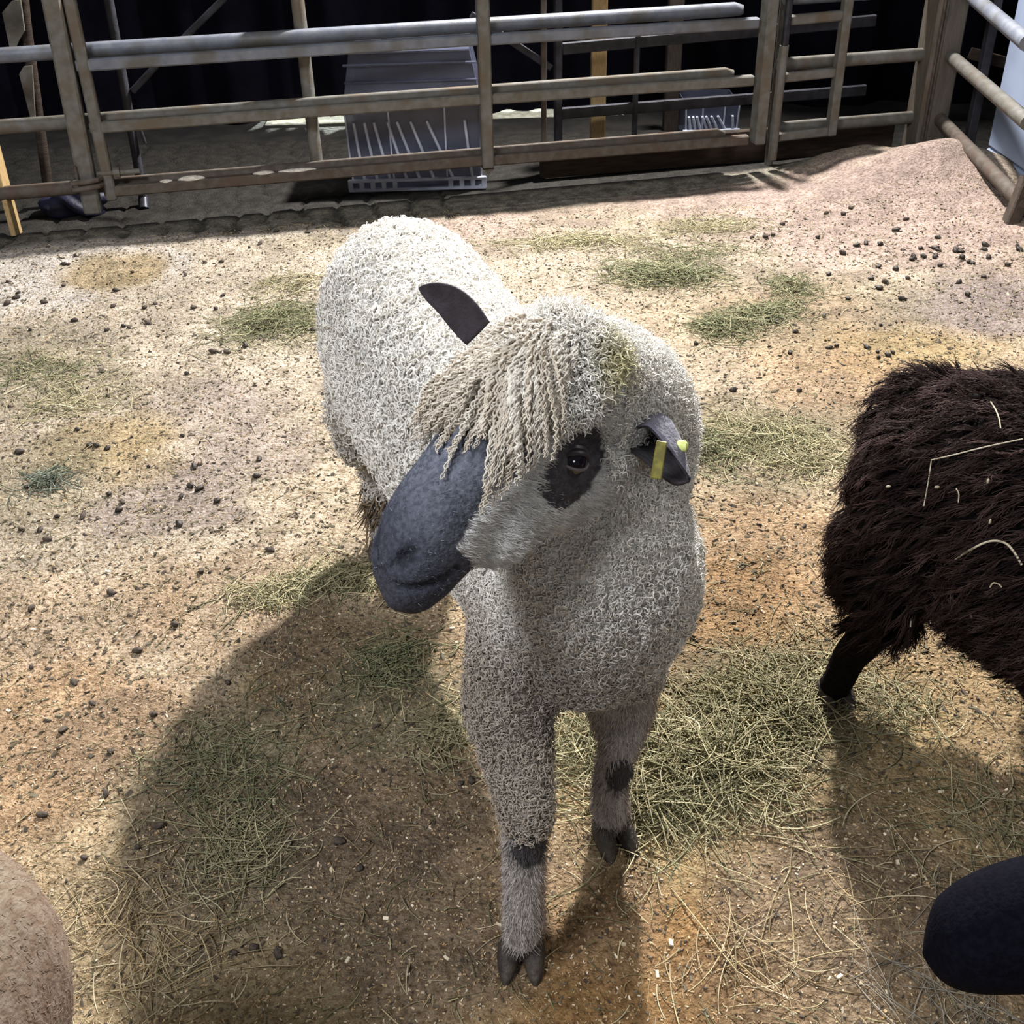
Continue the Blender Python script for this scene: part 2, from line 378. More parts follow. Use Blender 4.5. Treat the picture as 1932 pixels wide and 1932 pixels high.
F = np.stack([idx[:-1, :-1], idx[1:, :-1], idx[1:, 1:], idx[:-1, 1:]], -1).reshape(-1, 4)
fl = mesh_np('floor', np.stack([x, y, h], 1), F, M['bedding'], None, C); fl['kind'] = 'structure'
b = MB(); b.add([[-9, -4, -0.03], [9, -4, -0.03], [9, 14, -0.03], [-9, 14, -0.03]], [[0, 1, 2, 3]])
o = b.build('floor_barn', M['concrete']); o['kind'] = 'structure'
def onground(px, py):
    p = AZ(px, py)
    for _ in range(4):
        p = AZ(px, py, float(ground(np.array([p[0]]), np.array([p[1]]))[0]))
    return p

# dark drape wall behind the pens (bottom hangs clear of the ground)
hx = [AY(p, 200, 6.55)[0] for p in (495, 665, 925, 1175)]
def hem(a):                                          # the drape hangs clear of the ground in two places
    if hx[0] < a < hx[1]: return 0.004 + 0.006 * math.sin(a * 60)
    if hx[2] < a < hx[3]: return -0.018 + 0.006 * math.sin(a * 37)
    return -0.035
b = MB(); n = 420; xs = np.linspace(-5, 5, n)
yy = 6.55 + 0.05 * np.sin(xs * 9) + 0.03 * np.sin(xs * 23 + 1)
V = []; 
for zz in (0.085, 0.5, 3.0):
    V += [[a, c, hem(a) if zz < 0.1 else zz] for a, c in zip(xs, yy)]
for zz in (3.0, 0.5, 0.085):
    V += [[a, c + 0.012, hem(a) if zz < 0.1 else zz] for a, c in zip(xs, yy)]
F = [[r * n + i, r * n + i + 1, (r + 1) * n + i + 1, (r + 1) * n + i] for r in range(5) for i in range(n - 1)] + [[5 * n + i, 5 * n + i + 1, i + 1, i] for i in range(n - 1)]
b.add(V, F); o = b.build('wall_back', M['cloth']); o['kind'] = 'structure'
for nm_, xw in (('wall_left', -5.0), ('wall_right', 5.0)):
    q = MB(); q.box([xw, 1.5, 1.5], [0.06, 10.2, 3.06], None, 0.01); o = q.build(nm_, M['cloth']); o['kind'] = 'structure'

# pale next pen sawdust, added to brighten the lit slits under the drape
for (pxa, pxb, ya, yb) in ((500, 665, 6.44, 7.0), (925, 1165, 6.44, 7.2)):
    xa, xb = AY(pxa, 215, 6.5)[0], AY(pxb, 215, 6.5)[0]
    q = MB(); q.box([(xa + xb) / 2, (ya + yb) / 2, -0.026], [xb - xa, yb - ya, 0.012], None, 0.005)
    o = q.build('sawdust', mat('next_pen_sawdust', (0.62, 0.62, 0.52), (0.4, 0.4, 0.3), 30, 6, 0.95)); tag(o, 'pale sawdust lit beyond the drape, left of the crates' if pxa < 700 else 'pale sawdust lit beyond the drape, behind the middle of the gate', 'sawdust', kind='stuff')

# ------------------------------------------------------------------ round-pipe hurdle, gate, posts
def RX(px, py, off=0.0): s_, z_ = FS(px, py, off); return s_, z_
PIPE = -0.035
hur = thing('hurdle', FX(0.0, PIPE, 0), 'round-pipe steel hurdle behind the long gate, running on left past the gate post', 'hurdle')
for z_, m_, s1 in ((0.175, 'rusty', 3.2), (0.438, 'rail', 3.22), (0.703, 'railblue', 3.24), (0.98, 'railblue', 3.24)):
    b = MB(); b.tube([FX(-0.9, PIPE, z_), FX(1.5, PIPE, z_), FX(s1 - 0.04, PIPE, z_), FX(s1 - 0.01, PIPE, z_ - 0.006), FX(s1, PIPE, z_ - 0.02)], [0.029, .029, .029, .024, .008], 16)
    b.build('rail', M[m_], hur)
for s_ in (1.345, -0.6):
    b = MB(); b.tube([FX(s_, PIPE - 0.03, 0.18 if s_ > 0 else 0.0), FX(s_, PIPE - 0.03, 0.5), FX(s_, PIPE - 0.03, 1.0)], 0.027, 14); b.build('upright', M['rail'], hur)
hb = thing('hurdle', FX(3.5, PIPE, 0), 'short round-pipe hurdle joining the gate end to the square corner post', 'hurdle')
for z_, m_ in ((0.182, 'rail'), (0.462, 'rail'), (0.735, 'railblue'), (0.99, 'railblue')):
    b = MB(); b.tube([FX(3.43, PIPE, z_), FX(3.8, PIPE, z_), FX(4.16, PIPE, z_)], 0.029, 16); b.build('rail', M[m_], hb)
b = MB(); b.tube([FX(3.45, PIPE - 0.04, 0.0), FX(3.45, PIPE - 0.04, 1.0)], 0.02, 12); b.build('upright', M['rail'], hb)

# gate post with hinge collar
gp = thing('gate_post', FX(0.39, 0.035, 0), 'brown square steel gate post with a hinge collar near its foot', 'post')
b = MB(); b.beam(FX(0.40, 0.035, 0.085), FX(0.435, 0.035, 1.05), 0.07, 0.07, 0.008, FN); b.build('shaft', M['rail'], gp)
b = MB(); c = FX(0.405, 0.035, 0.225)
for dz in (-0.022, 0.004):
    b.tube([FX(0.352, 0.083, .222 + dz), FX(0.352, 0.094, .222 + dz), FX(0.405, 0.098, .225 + dz), FX(0.452, 0.09, .228 + dz), FX(0.462, 0.06, .228 + dz)], 0.011, 10)
b.tube([FX(0.375, 0.078, 0.29), FX(0.375, 0.078, 0.235)], 0.007, 8)
b.build('hinge_collar', M['rusty'], gp)
b = MB(); b.tube([FX(0.45, 0.045, 0.243), FX(0.62, 0.045, 0.243)], 0.011, 10); b.tube([FX(0.515, 0.045, .243), FX(0.54, 0.045, .243)], 0.021, 8)
b.build('hinge_bolt', M['rail'], gp)

# the gate itself
GO = 0.03
gate = thing('gate', FX(2.0, GO, 0), 'long field gate of square steel rails across the back of the pen', 'gate')
def gbeam(name, s0, z0, s1, z1, w, h, m, off=GO, bev=0.006):
    b = MB(); b.beam(FX(s0, off, z0), FX(s1, off, z1), w, h, bev, FN if abs(z1 - z0) > abs(s1 - s0) else (0, 0, 1)); return b.build(name, M[m], gate)
for z_, m_ in ((0.166, 'rusty'), (0.424, 'rail'), (0.66, 'railblue'), (0.93, 'railblue')):
    gbeam('rail', 0.46, z_, 2.06, z_, 0.04, 0.044, m_)
    gbeam('rail', 2.09, z_ - 0.002, 3.29, z_ - 0.006, 0.04, 0.044, m_)
    gbeam('rail', 3.43, z_ - 0.004, 3.68, z_ + 0.002, 0.036, 0.04, 'rail')
gbeam('stile', 0.485, 0.13, 0.492, 1.0, 0.045, 0.045, 'rail')
gbeam('stile', 2.078, 0.135, 2.082, 1.0, 0.05, 0.06, 'rail', GO + 0.006)
gbeam('stile', 3.33, 0.145, 3.332, 1.0, 0.05, 0.085, 'rail', GO + 0.012)
gbeam('stile', 3.692, 0.15, 3.692, 1.0, 0.04, 0.05, 'rail', GO + 0.006)
b = MB(); b.add([FX(2.053, GO + .037, .135), FX(2.103, GO + .037, .135), FX(2.078, GO + .037, .112), FX(2.053, GO - .02, .135), FX(2.103, GO - .02, .135), FX(2.078, GO - .02, .112)],
      [[0, 2, 1], [3, 4, 5]]); b.add([FX(2.053, GO + .037, .135), FX(2.078, GO + .037, .112), FX(2.078, GO - .02, .112), FX(2.053, GO - .02, .135)], [[0, 3, 2, 1]])
b.add([FX(2.103, GO + .037, .135), FX(2.078, GO + .037, .112), FX(2.078, GO - .02, .112), FX(2.103, GO - .02, .135)], [[0, 1, 2, 3]]); b.build('stile_tip', M['rusty'], gate)
b = MB(); b.tube([FX(3.405, GO + .03, 0.07), FX(3.405, GO + .03, 0.30), FX(3.408, GO + .03, 0.56)], 0.02, 14); db = b.build('drop_bolt', M['rail'], gate)
b = MB(); b.tube([FX(3.408, GO + .03, 0.562), FX(3.41, GO + .03, 0.80), FX(3.412, GO + .03, 1.0)], 0.017, 14); b.build('bolt_sleeve', M['dark_sleeve'], gate)

# square corner post
cp = thing('corner_post', FX(4.2, -0.02, 0), 'heavy weathered square post in the back right corner of the pen', 'post')
b = MB()
b.beam(FX(4.205, -0.02, 0.0), FX(4.205, -0.02, 1.15), 0.15, 0.14, 0.012, FN); b.build('shaft', M['postbrown'], cp)
b = MB()
for ds in (-0.055, -0.04): b.beam(FX(4.205 + ds, 0.056, 0.1), FX(4.205 + ds, 0.056, 1.14), 0.006, 0.008, 0.001, FN)
b.build('edge_weld', M['rusty'], cp)

# side hurdle on the right, running from the corner toward the viewer
side = thing('hurdle', (2.02, 4.8, 0), 'rusty round-pipe side hurdle running forward from the corner post', 'hurdle')
LEGP = AZ(1893, 442); LEGP[2] = 0
q0 = FX(4.23, 0.05, 0)
e3 = AY(1925, 378, LEGP[1] + 0.02)
ends = [(0.185, AY(1925, 380, 4.27)), (0.46, AY(1932, 225, 4.27)), (0.74, AY(1932, 76, 4.27))]
for z_, pe in ends:
    p0 = np.array([q0[0], q0[1], z_ + 0.0]); dirv = pe - p0; p1 = p0 + dirv * 1.05
    b = MB(); b.tube([p0, (p0 + p1) / 2, p1], 0.029, 14); b.build('rail', M['rusty' if z_ < .3 else 'rail' if z_ < .6 else 'railblue'], side)
pe = ends[0][1]; up_ = np.array([pe[0] + 0.06, pe[1] - 0.05, 0])
b = MB(); b.beam([LEGP[0] + 0.01, LEGP[1], 0.0], [pe[0] + 0.012, pe[1] - 0.0, 0.21], 0.055, 0.055, 0.006, (0, 1, 0)); b.build('leg', M['dark_rust'], side)
b = MB(); b.beam([pe[0] + 0.05, pe[1] - 0.06, 0.15], [pe[0] + 0.10, pe[1] - 0.06, 1.0], 0.05, 0.05, 0.006, (0, 1, 0)); b.build('upright', M['rusty'], side)

# dark inner hurdle with kick board close behind the gate
KO = -0.16
kh = thing('hurdle', FX(3.2, KO, 0), 'dark flat-barred hurdle with a low timber kickboard, behind the gate on the right', 'hurdle')
b = MB(); b.beam(FX(2.36, KO, 0.085), FX(4.12, KO, 0.075), 0.035, 0.15, 0.005); b.build('kickboard', M['dark_timber'], kh)
for pa, pb in (((1060, 92), (1500, 52)), ((1045, 215), (1500, 180))):
    s0, z0 = FS(*pa, KO - .1); s1, z1 = FS(*pb, KO - .1); s2 = 4.0; z2 = z0 + (z1 - z0) * (s2 - s0) / (s1 - s0)
    b = MB(); b.beam(FX(s0, KO - .1, z0), FX(s2, KO - .1, z2), 0.02, 0.05, 0.004); b.build('rail', M['shade_metal'], kh)
b = MB(); b.beam(FX(2.385, KO - .03, 0.0), FX(2.39, KO - .03, 0.9), 0.022, 0.022, 0.003, FN); b.build('upright', M['rusty'], kh)
b = MB(); b.beam(FX(2.47, KO - .1, 0.0), FX(2.47, KO - .1, 0.9), 0.03, 0.05, 0.003, FN); b.build('upright', M['shade_metal'], kh)
b = MB(); b.beam(FX(2.84, KO - .1, 0.02), FX(2.84, KO - .1, 0.6), 0.02, 0.03, 0.003, FN); b.build('upright', M['shade_metal'], kh)
s0, z0 = FS(975, 78, KO - .1); s1, z1 = FS(1040, 128, KO - .1)
b = MB(); b.beam(FX(s0 - .2, KO - .1, z0 + .12), FX(s1, KO - .1, z1), 0.02, 0.03, 0.003); b.build('brace', M['shade_metal'], kh)

# pine post, board, dim post
def upright_board(name, pxl, pxr, pb, y_, ztop, zb, thick, m, label, cat):
    pl = AY(pxl, pb, y_); pr = AY(pxr, pb, y_)
    t = MB(); c = (pl + pr) / 2
    t.box([c[0], y_ + thick / 2, (zb + ztop) / 2], [pr[0] - pl[0], thick, ztop - zb], None, 0.004)
    o = t.build(name, M[m]); tag(o, label, cat); return o
upright_board('timber_post', 1114, 1141, 300, 5.42, 1.3, 0.0, 0.07, 'pine', 'bright new pine post standing behind the gate, right of the middle stile', 'post')
upright_board('timber_post', 1252, 1279, 245, 5.95, 1.3, 0.0, 0.07, 'oldpine', 'dim old timber post in the dark behind the gate, right of the bright pine one', 'post')
p0 = AZ(32, 443); p1 = AY(-8, 290, p0[1] + 0.05); p2 = p0 + (p1 - p0) * 2.2
b = MB(); b.beam([p0[0], p0[1], 0.0], p2, 0.022, 0.075, 0.003, (0, 1, 0)); o = b.build('pine_board', M['pine'])
tag(o, 'pale yellow pine board leaning behind the left hurdle by the gate post', 'board')

# trestle behind the gate on the left
tr = thing('trestle', AZ(272, 392), 'grey tubular trestle leg with a diagonal brace, behind the gate on the left', 'trestle')
yt = AZ(270, 388)[1]
b = MB(); b.tube([AY(271, 380, yt), AY(258, 300, yt), AY(232, 150, yt), AY(205, 0, yt), AY(180, -150, yt)], 0.020, 12); b.build('leg', M['shade_metal'], tr)
b = MB(); b.tube([AZ(272, 394) + [0, 0, -.005], AY(271, 376, yt)], 0.024, 12); b.build('rubber_foot', M['dark_sleeve'], tr)
b = MB(); b.tube([AY(250, 172, yt), AY(300, 118, yt + .02), AY(420, 0, yt + .06), AY(560, -140, yt + .1)], 0.014, 10); b.build('brace', M['shade_metal'], tr)
b = MB(); b.tube([AY(262, 235, yt), AY(274, 270, yt)], 0.007, 8); b.build('catch', M['shade_metal'], tr)

# bent strut at the far left
st = thing('strut', AY(60, 300, 4.95) * [1, 1, 0], 'bent grey flat-bar strut at the far left behind the hurdle', 'strut')
def plate(pts, y_, m, nm, th=0.012):
    P = np.array([AY(a, c, y_) for a, c in pts]); k = len(P); B = P + [0, th, 0]
    q = MB(); V = np.vstack([P, B]); 
    q.add(V, [[i, (i + 1) % k, k + (i + 1) % k, k + i] for i in range(k)])
    t = [[0, i + 1, i] for i in range(1, k - 1)] + [[k, k + i, k + i + 1] for i in range(1, k - 1)]
    n0 = 0; q.f3.append(np.asarray(t)); return flat(q.build(nm, M[m], st))
plate([(4, 24), (22, 2), (38, 0), (46, 58), (34, 78), (28, 92), (18, 90)], 4.9, 'rail', 'gusset')
plate([(36, 140), (44, 126), (60, 124), (66, 225), (58, 225)], 4.9, 'rail', 'gusset')
b = MB(); b.tube([AY(38, -60, 4.95), AY(48, 40, 4.95), AY(75, 240, 4.95), AY(95, 385, 4.95)], 0.022, 10); b.build('bar', M['dark_timber'], st)

# tarpaulin bundle under the hurdle
V = []; nu, nv = 26, 12
c0 = AZ(140, 408)
b = MB(); b.ellipsoid([0, 0, 0], [0.15, 0.10, 0.075], None, 28, 16)
v, f = b.arrays(); r_ = 1 + 0.35 * (vnoise(v[:, 0] * 8 + v[:, 2] * 5, v[:, 1] * 8, 1.2, 71) - 0.5) + 0.2 * np.sin(v[:, 0] * 40 + v[:, 2] * 50); v = v * r_[:, None]; v[:, 2] = np.maximum(v[:, 2], -0.04)
o = mesh_np('tarpaulin', v + [c0[0], c0[1] + .05, 0.04], f, M['tarp']); tag(o, 'crumpled navy tarpaulin bundle on the ground under the left end of the gate', 'tarpaulin')

# plastic crates behind the gate
YC = AZ(790, 360)[1]
def crate(loc_l, loc_r, z0, z1, inset_b, inset_t, depth, label, ribs=True, foot=True, group=None):
    xl, xr = loc_l, loc_r; W = xr - xl; cx = (xl + xr) / 2
    c = thing('plastic_crate', (cx, YC, z0), label, 'crate', group)
    def wall(nm, pb0, pb1, pt0, pt1, m, th):
        n_ = nz(np.cross(np.array(pb1) - pb0, np.array(pt0) - pb0))
        P = np.array([pb0, pb1, pt1, pt0], float); V = np.vstack([P, P - n_ * th])
        q = MB(); q.add(V, [[0, 1, 2, 3], [7, 6, 5, 4], [0, 4, 5, 1], [1, 5, 6, 2], [2, 6, 7, 3], [3, 7, 4, 0]]); return flat(q.build(nm, M[m], c))
    fb = [(xl + inset_b, YC + inset_b * .5, z0), (xr - inset_b, YC + inset_b * .5, z0)]; ft = [(xl + inset_t, YC + inset_t * .5, z1), (xr - inset_t, YC + inset_t * .5, z1)]
    bb = [(a, YC + depth - inset_b * .5, z0) for a, _, _ in fb]; bt = [(a, YC + depth - inset_t * .5, z1) for a, _, _ in ft]
    wall('side_wall', fb[0], fb[1], ft[0], ft[1], 'crate_wall', 0.004)
    wall('side_wall', bb[1], bb[0], bt[1], bt[0], 'crate_wall', 0.004)
    wall('side_wall', bb[0], fb[0], bt[0], ft[0], 'crate_wall', 0.004)
    wall('side_wall', fb[1], bb[1], ft[1], bt[1], 'crate_wall', 0.004)
    zb_ = z0 if foot else z1 - 0.008
    q = MB(); q.box([cx, YC + depth / 2, zb_ + 0.004], [W - 2 * (inset_b if foot else inset_t), depth - 0.02, 0.006]); q.build('base', M['crate_wall'], c)
    if foot:                                          # slotted foot band with dark slots between posts
        q = MB()
        for zz in (z0 + 0.008, z0 + 0.05): q.box([cx, YC - 0.008, zz], [W + 0.02, 0.02, 0.014], None, 0.003)
        for i in range(13):
            if i in (5, 6, 7, 8): continue
            q.box([xl + W * i / 12, YC - 0.008, z0 + 0.03], [0.022, 0.018, 0.05], None, 0.002)
        q.build('foot_band', M['crate_rib'], c)
    else:
        q = MB()
        for zz in (z0 + 0.012, z0 + 0.10, z0 + 0.17): q.box([cx, YC - 0.006 + inset_t * .3, zz], [W - 0.03, 0.016, 0.014 if zz < .1 + z0 else .01], None, 0.003)
        q.build('rim', M['crate_wall'], c)
    if ribs:
        def rib(u0, u1, w0=.009):
            p = np.array([xl + inset_b + (W - 2 * inset_b) * u1, YC - 0.006 + inset_b * .5, z0 + 0.05]); t_ = np.array([xl + inset_t + (W - 2 * inset_t) * u0, YC - .006 + inset_t * .5, z1 - 0.06])
            q = MB(); q.beam(p, t_, 0.012, w0 * 2, 0.003, (0, 1, 0)); q.build('rib', M['crate_rib'], c)
        for u0, u1 in ((.06, .09), (.14, .19), (.21, .29), (.31, .42), (.38, .52), (.48, .63), (.60, .78), (.88, .93)): rib(u0, u1)
        for u_ in (0.32, 0.735, 0.0, 1.0):
            q = MB(); q.beam([xl + inset_b + (W - 2 * inset_b) * u_, YC - .005 + inset_b * .5, z0 + .05], [xl + inset_t + (W - 2 * inset_t) * u_, YC - .005 + inset_t * .5, z1 - .005], 0.008, 0.007, .002, (0, 1, 0)); q.build('edge', M['crate_rib'], c)
    return c
xl, xr = AZ(666, 357)[0], AZ(914, 355)[0]
zt = AY(650, 205, YC)[2]
crate(xl, xr, 0.004, zt, 0.012, 0.004, 0.40, 'clear plastic crate with slanting ribs standing on the ground behind the gate')
zt2 = AY(655, 100, YC)[2]
crate(xl + .0, xr - .0, zt + 0.005, zt2, 0.0, 0.045, 0.40, 'smoky plastic crate upside down on top of the ribbed clear crate', False, False)
# small dim crate further right
YC = 5.75
xl, xr = AY(1292, 240, YC)[0], AY(1392, 240, YC)[0]
crate(xl, xr, 0.0, AY(1340, 195, YC)[2], 0.006, 0.0, 0.3, 'small dim plastic crate in the dark behind the right half of the gate', True, True)

# white cabinet beyond the right hurdle
wb = thing('cabinet', (2.45, 4.75, 0), 'pale blue-white cabinet beyond the side hurdle at the right edge', 'cabinet')
xl = AY(1886, 330, 4.62)[0] + .13
b = MB(); b.box([xl + 0.26, 4.62 + 0.25, 0.60], [0.5, 0.5, 1.0], None, 0.012); b.build('body', M['white_panel'], wb)
b = MB(); b.box([xl + 0.26, 4.62 + 0.25, 0.05], [0.5, 0.5, 0.09], None, 0.006); b.build('plinth', M['white_panel'], wb)
b = MB(); b.box([xl + 0.26, 4.62 + 0.25, 0.004], [0.53, 0.53, 0.012], None, 0.002); b.build('base_strip', M['dark_sleeve'], wb)
# grey posts beyond the right hurdle
pp = thing('metal_post', AY(1830, 250, 5.3) * [1, 1, 0], 'slim grey post beyond the side hurdle, between corner post and cabinet', 'post')
b = MB(); b.beam(AY(1822, 300, 5.3) * [1, 1, 0], AY(1822, 300, 5.3) * [1, 1, 0] + [0.0, 0, 1.1], 0.04, 0.05, 0.004, (0, 1, 0)); b.build('shaft', M['shade_metal'], pp)
b = MB(); b.beam(AY(1880, 232, 5.4), AY(1940, 230, 5.4), 0.02, 0.05, .003); b.build('crossbar', M['dark_timber'], pp)
b = MB(); b.beam(AY(1830, 100, 5.4), AY(1940, 130, 5.4), 0.02, 0.05, .003); b.build('crossbar', M['dark_timber'], pp)

# sawdust lying on the gate's bottom rail
b = MB()
for pa, pb_, hh in ((300, 325, .008), (335, 388, .016), (478, 520, .010), (525, 600, .009)):
    s0, _ = FS(pa, 340, GO); s1, _ = FS(pb_, 335, GO)
    ell = MB(); b.ellipsoid(FX((s0 + s1) / 2, GO, 0.187), [(s1 - s0) / 2, 0.017, hh], [FU, -FN, (0, 0, 1)], 20, 10)
o = b.build('sawdust', mat('white_sawdust', (0.78, 0.72, 0.64), (0.6, 0.54, 0.46), 60, 6, 0.95, bump=0.8, bscale=120)); tag(o, 'white sawdust lying along the bottom rail of the gate', 'sawdust', kind='stuff')

# ------------------------------------------------------------------ animals: body mesh by union of rounded forms
def remesh(mb, voxel, smooth=6):
    v, f = mb.arrays(); o = mesh_np('tmp', v, f)
    m = o.modifiers.new('r', 'REMESH'); m.mode = 'VOXEL'; m.voxel_size = voxel
    s_ = o.modifiers.new('s', 'SMOOTH'); s_.factor = 0.6; s_.iterations = smooth
    dg = bpy.context.evaluated_depsgraph_get(); dg.update()
    me = bpy.data.meshes.new_from_object(o.evaluated_get(dg))
    bpy.data.objects.remove(o)
    n = len(me.vertices); V = np.empty(n * 3, np.float32); me.vertices.foreach_get('co', V); V = V.reshape(-1, 3).astype(float)
    me.calc_loop_triangles(); T = np.empty(len(me.loop_triangles) * 3, np.int32); me.loop_triangles.foreach_get('vertices', T); T = T.reshape(-1, 3)
    Q = np.empty(len(me.loops), np.int32); me.loops.foreach_get('vertex_index', Q)
    P4 = Q.reshape(-1, 4) if len(Q) == 4 * len(me.polygons) else T
    bpy.data.meshes.remove(me)
    return V, T, P4
def vnormals(V, T):
    fn = np.cross(V[T[:, 1]] - V[T[:, 0]], V[T[:, 2]] - V[T[:, 0]]); N = np.zeros_like(V)
    for k in range(3): np.add.at(N, T[:, k], fn)
    return nz(N)
def sample(V, T, N, n, mask=None, r=rng):
    a = np.linalg.norm(np.cross(V[T[:, 1]] - V[T[:, 0]], V[T[:, 2]] - V[T[:, 0]]), axis=1)
    if mask is not None: a = a * mask[T].mean(1)
    t = r.choice(len(T), n, p=a / a.sum()); u = r.random((n, 2)); fl_ = u.sum(1) > 1; u[fl_] = 1 - u[fl_]
    w = np.stack([1 - u.sum(1), u[:, 0], u[:, 1]], 1)[:, :, None]
    return (V[T[t]] * w).sum(1), nz((N[T[t]] * w).sum(1)), t
def tang(N, D):
    D = np.broadcast_to(np.asarray(D, float), N.shape); return nz(D - (D * N).sum(1, keepdims=True) * N)

def strands(cl, rad, K=3, twist=0.0):
    """cl (n,S,3) centre lines, rad (n,S) -> verts, faces"""
    n, S, _ = cl.shape; t = nz(np.gradient(cl, axis=1))
    ref = nz(np.cross(cl[:, -1] - cl[:, 0], rng.normal(size=(n, 3))))[:, None, :]
    a = nz(ref - (ref * t).sum(2, keepdims=True) * t); b_ = np.cross(t, a)
    th = 2 * math.pi * np.arange(K) / K
    V = cl[:, :, None, :] + rad[:, :, None, None] * (a[:, :, None, :] * np.cos(th)[None, None, :, None] + b_[:, :, None, :] * np.sin(th)[None, None, :, None])
    i = np.arange(S - 1)[:, None] * K; j = np.arange(K)[None, :]
    q = np.stack([i + j, i + (j + 1) % K, i + K + (j + 1) % K, i + K + j], -1).reshape(-1, 4)
    F = (np.arange(n)[:, None, None] * (S * K) + q[None]).reshape(-1, 4)
    return V.reshape(-1, 3), F
def curls(P, N, D, L, R, turns, thick, S=13, stand=0.55, r=rng):
    n = len(P); t = np.linspace(0, 1, S)[None, :, None]
    L, R, thick, turns = [np.broadcast_to(np.asarray(q_, float), (n,)) for q_ in (L, R, thick, turns)]
    ax = nz(N * stand + D * (1 - stand) + r.normal(size=(n, 3)) * 0.25)
    A = nz(np.cross(ax, r.normal(size=(n, 3)))); B = np.cross(ax, A); ph = r.random(n)[:, None, None] * 6.28
    sg = np.where(r.random(n) < .5, -1, 1)[:, None, None]
    ang = ph + sg * 2 * math.pi * turns[:, None, None] * t
    rr = R[:, None, None] * np.minimum(1, 0.25 + 1.6 * t) * (1 - 0.35 * t)
    cl = P[:, None, :] - N[:, None, :] * 0.004 + ax[:, None, :] * L[:, None, None] * t + rr * (np.cos(ang) * A[:, None, :] + np.sin(ang) * B[:, None, :])
    rad = thick[:, None] * (1 - 0.65 * np.linspace(0, 1, S)[None, :] ** 2.2)
    return cl, rad
def join(parts):
    Vs, Fs, Cs, n = [], [], [], 0
    for v, f, c in parts:
        Vs.append(v); Fs.append(f + n); Cs.append(c); n += len(v)
    return np.vstack(Vs), np.vstack(Fs), np.vstack(Cs)

def head_loft(mb, O, Fv, Lv, Uv, sec, k=28):
    V = []
    for t, cu, w, hu, hd in sec:
        c = O + Fv * t + Uv * cu
        for j in range(k):
            th = 2 * math.pi * j / k; cs, sn = math.cos(th), math.sin(th)
            e = 0.85
            cx_ = math.copysign(abs(cs) ** e, cs); sx_ = math.copysign(abs(sn) ** e, sn)
            V.append(c + Lv * w * cx_ + Uv * (hu if sx_ > 0 else hd) * sx_)
    n = len(sec)
    F = [[i * k + j, i * k + (j + 1) % k, (i + 1) * k + (j + 1) % k, (i + 1) * k + j] for i in range(n - 1) for j in range(k)]
    V += [O + Fv * (sec[0][0] - 0.004) + Uv * sec[0][1], O + Fv * (sec[-1][0] + 0.006) + Uv * sec[-1][1]]
    T = [[n * k, (j + 1) % k, j] for j in range(k)] + [[n * k + 1, (n - 1) * k + j, (n - 1) * k + (j + 1) % k] for j in range(k)]
    n0 = mb.n; mb.v.append(np.asarray(V)); mb.n += len(V); mb.f4.append(np.asarray(F) + n0); mb.f3.append(np.asarray(T) + n0)
SEC = [(-.075, -.01, .035, .03, .03), (-.055, -.008, .055, .048, .055), (-.01, -.005, .068, .058, .085), (.04, -.004, .069, .062, .098), (.085, -.004, .065, .064, .10),
       (.125, -.004, .058, .065, .096), (.165, -.006, .053, .065, .084), (.205, -.009, .052, .068, .070), (.24, -.013, .052, .063, .058), (.272, -.018, .049, .053, .048), (.296, -.024, .041, .041, .038), (.310, -.031, .026, .020, .027), (.317, -.033, .012, .009, .012)]

def claws(loc, fwd, size=1.0):
    """a cloven hoof: two tapering claws side by side, toes along fwd"""
    q = MB(); f_ = nz(np.array([fwd[0], fwd[1], 0])); l_ = np.array([-f_[1], f_[0], 0]); z_ = np.array([0, 0, 1.0])
    for sgn in (-1, 1):
        rows = []
        for u_, w, hh, lift in ((-.026, .012, .030, .004), (-.012, .0165, .042, 0), (.008, .017, .040, 0), (.026, .0135, .028, 0), (.040, .008, .014, 0), (.046, .003, .006, 0)):
            c = np.asarray(loc) + f_ * u_ * size + l_ * sgn * (0.0175 + 0.10 * max(u_, 0) * .8) * size
            ring = []
            for j in range(12):
                th = 2 * math.pi * j / 12
                px_ = math.cos(th); pz_ = math.sin(th)
                ring.append(c + l_ * w * size * px_ * (1 - .25 * max(pz_, 0)) + z_ * (lift + hh * size * (0.5 + 0.5 * math.copysign(abs(pz_) ** .7, pz_))))
            rows.append(ring)
        V = np.array(rows).reshape(-1, 3); k = 12; n = len(rows)
        F = [[i * k + j, i * k + (j + 1) % k, (i + 1) * k + (j + 1) % k, (i + 1) * k + j] for i in range(n - 1) for j in range(k)]
        n0 = q.n; V = np.vstack([V, V[:k].mean(0), V[-k:].mean(0)])
        T = [[n * k, (j + 1) % k, j] for j in range(k)] + [[n * k + 1, (n - 1) * k + j, (n - 1) * k + (j + 1) % k] for j in range(k)]
        q.v.append(V); q.n += len(V); q.f4.append(np.asarray(F) + n0); q.f3.append(np.asarray(T) + n0)
    return q

# ================================================================== the white curly sheep
FH = nz([-0.64, -0.54, -0.545]); LH = nz(np.cross([0, 0, 1.0], FH)); UH = np.cross(FH, LH)
OH = AD(1040, 712, 1.27)
def HP(t, l, u_): return OH + FH * t + LH * l + UH * u_
mb = MB()
# trunk: rump -> chest
mb.limb([(-.225, 2.27, .55), (-.205, 2.17, .555), (-.125, 1.93, .54), (-.01, 1.62, .545), (.07, 1.42, .56), (.11, 1.28, .56)],
        [(.155, .20), (.185, .225), (.188, .228), (.18, .22), (.178, .225), (.155, .185)], k=32)
mb.ellipsoid((-.24, 2.33, .56), (.11, .08, .14))
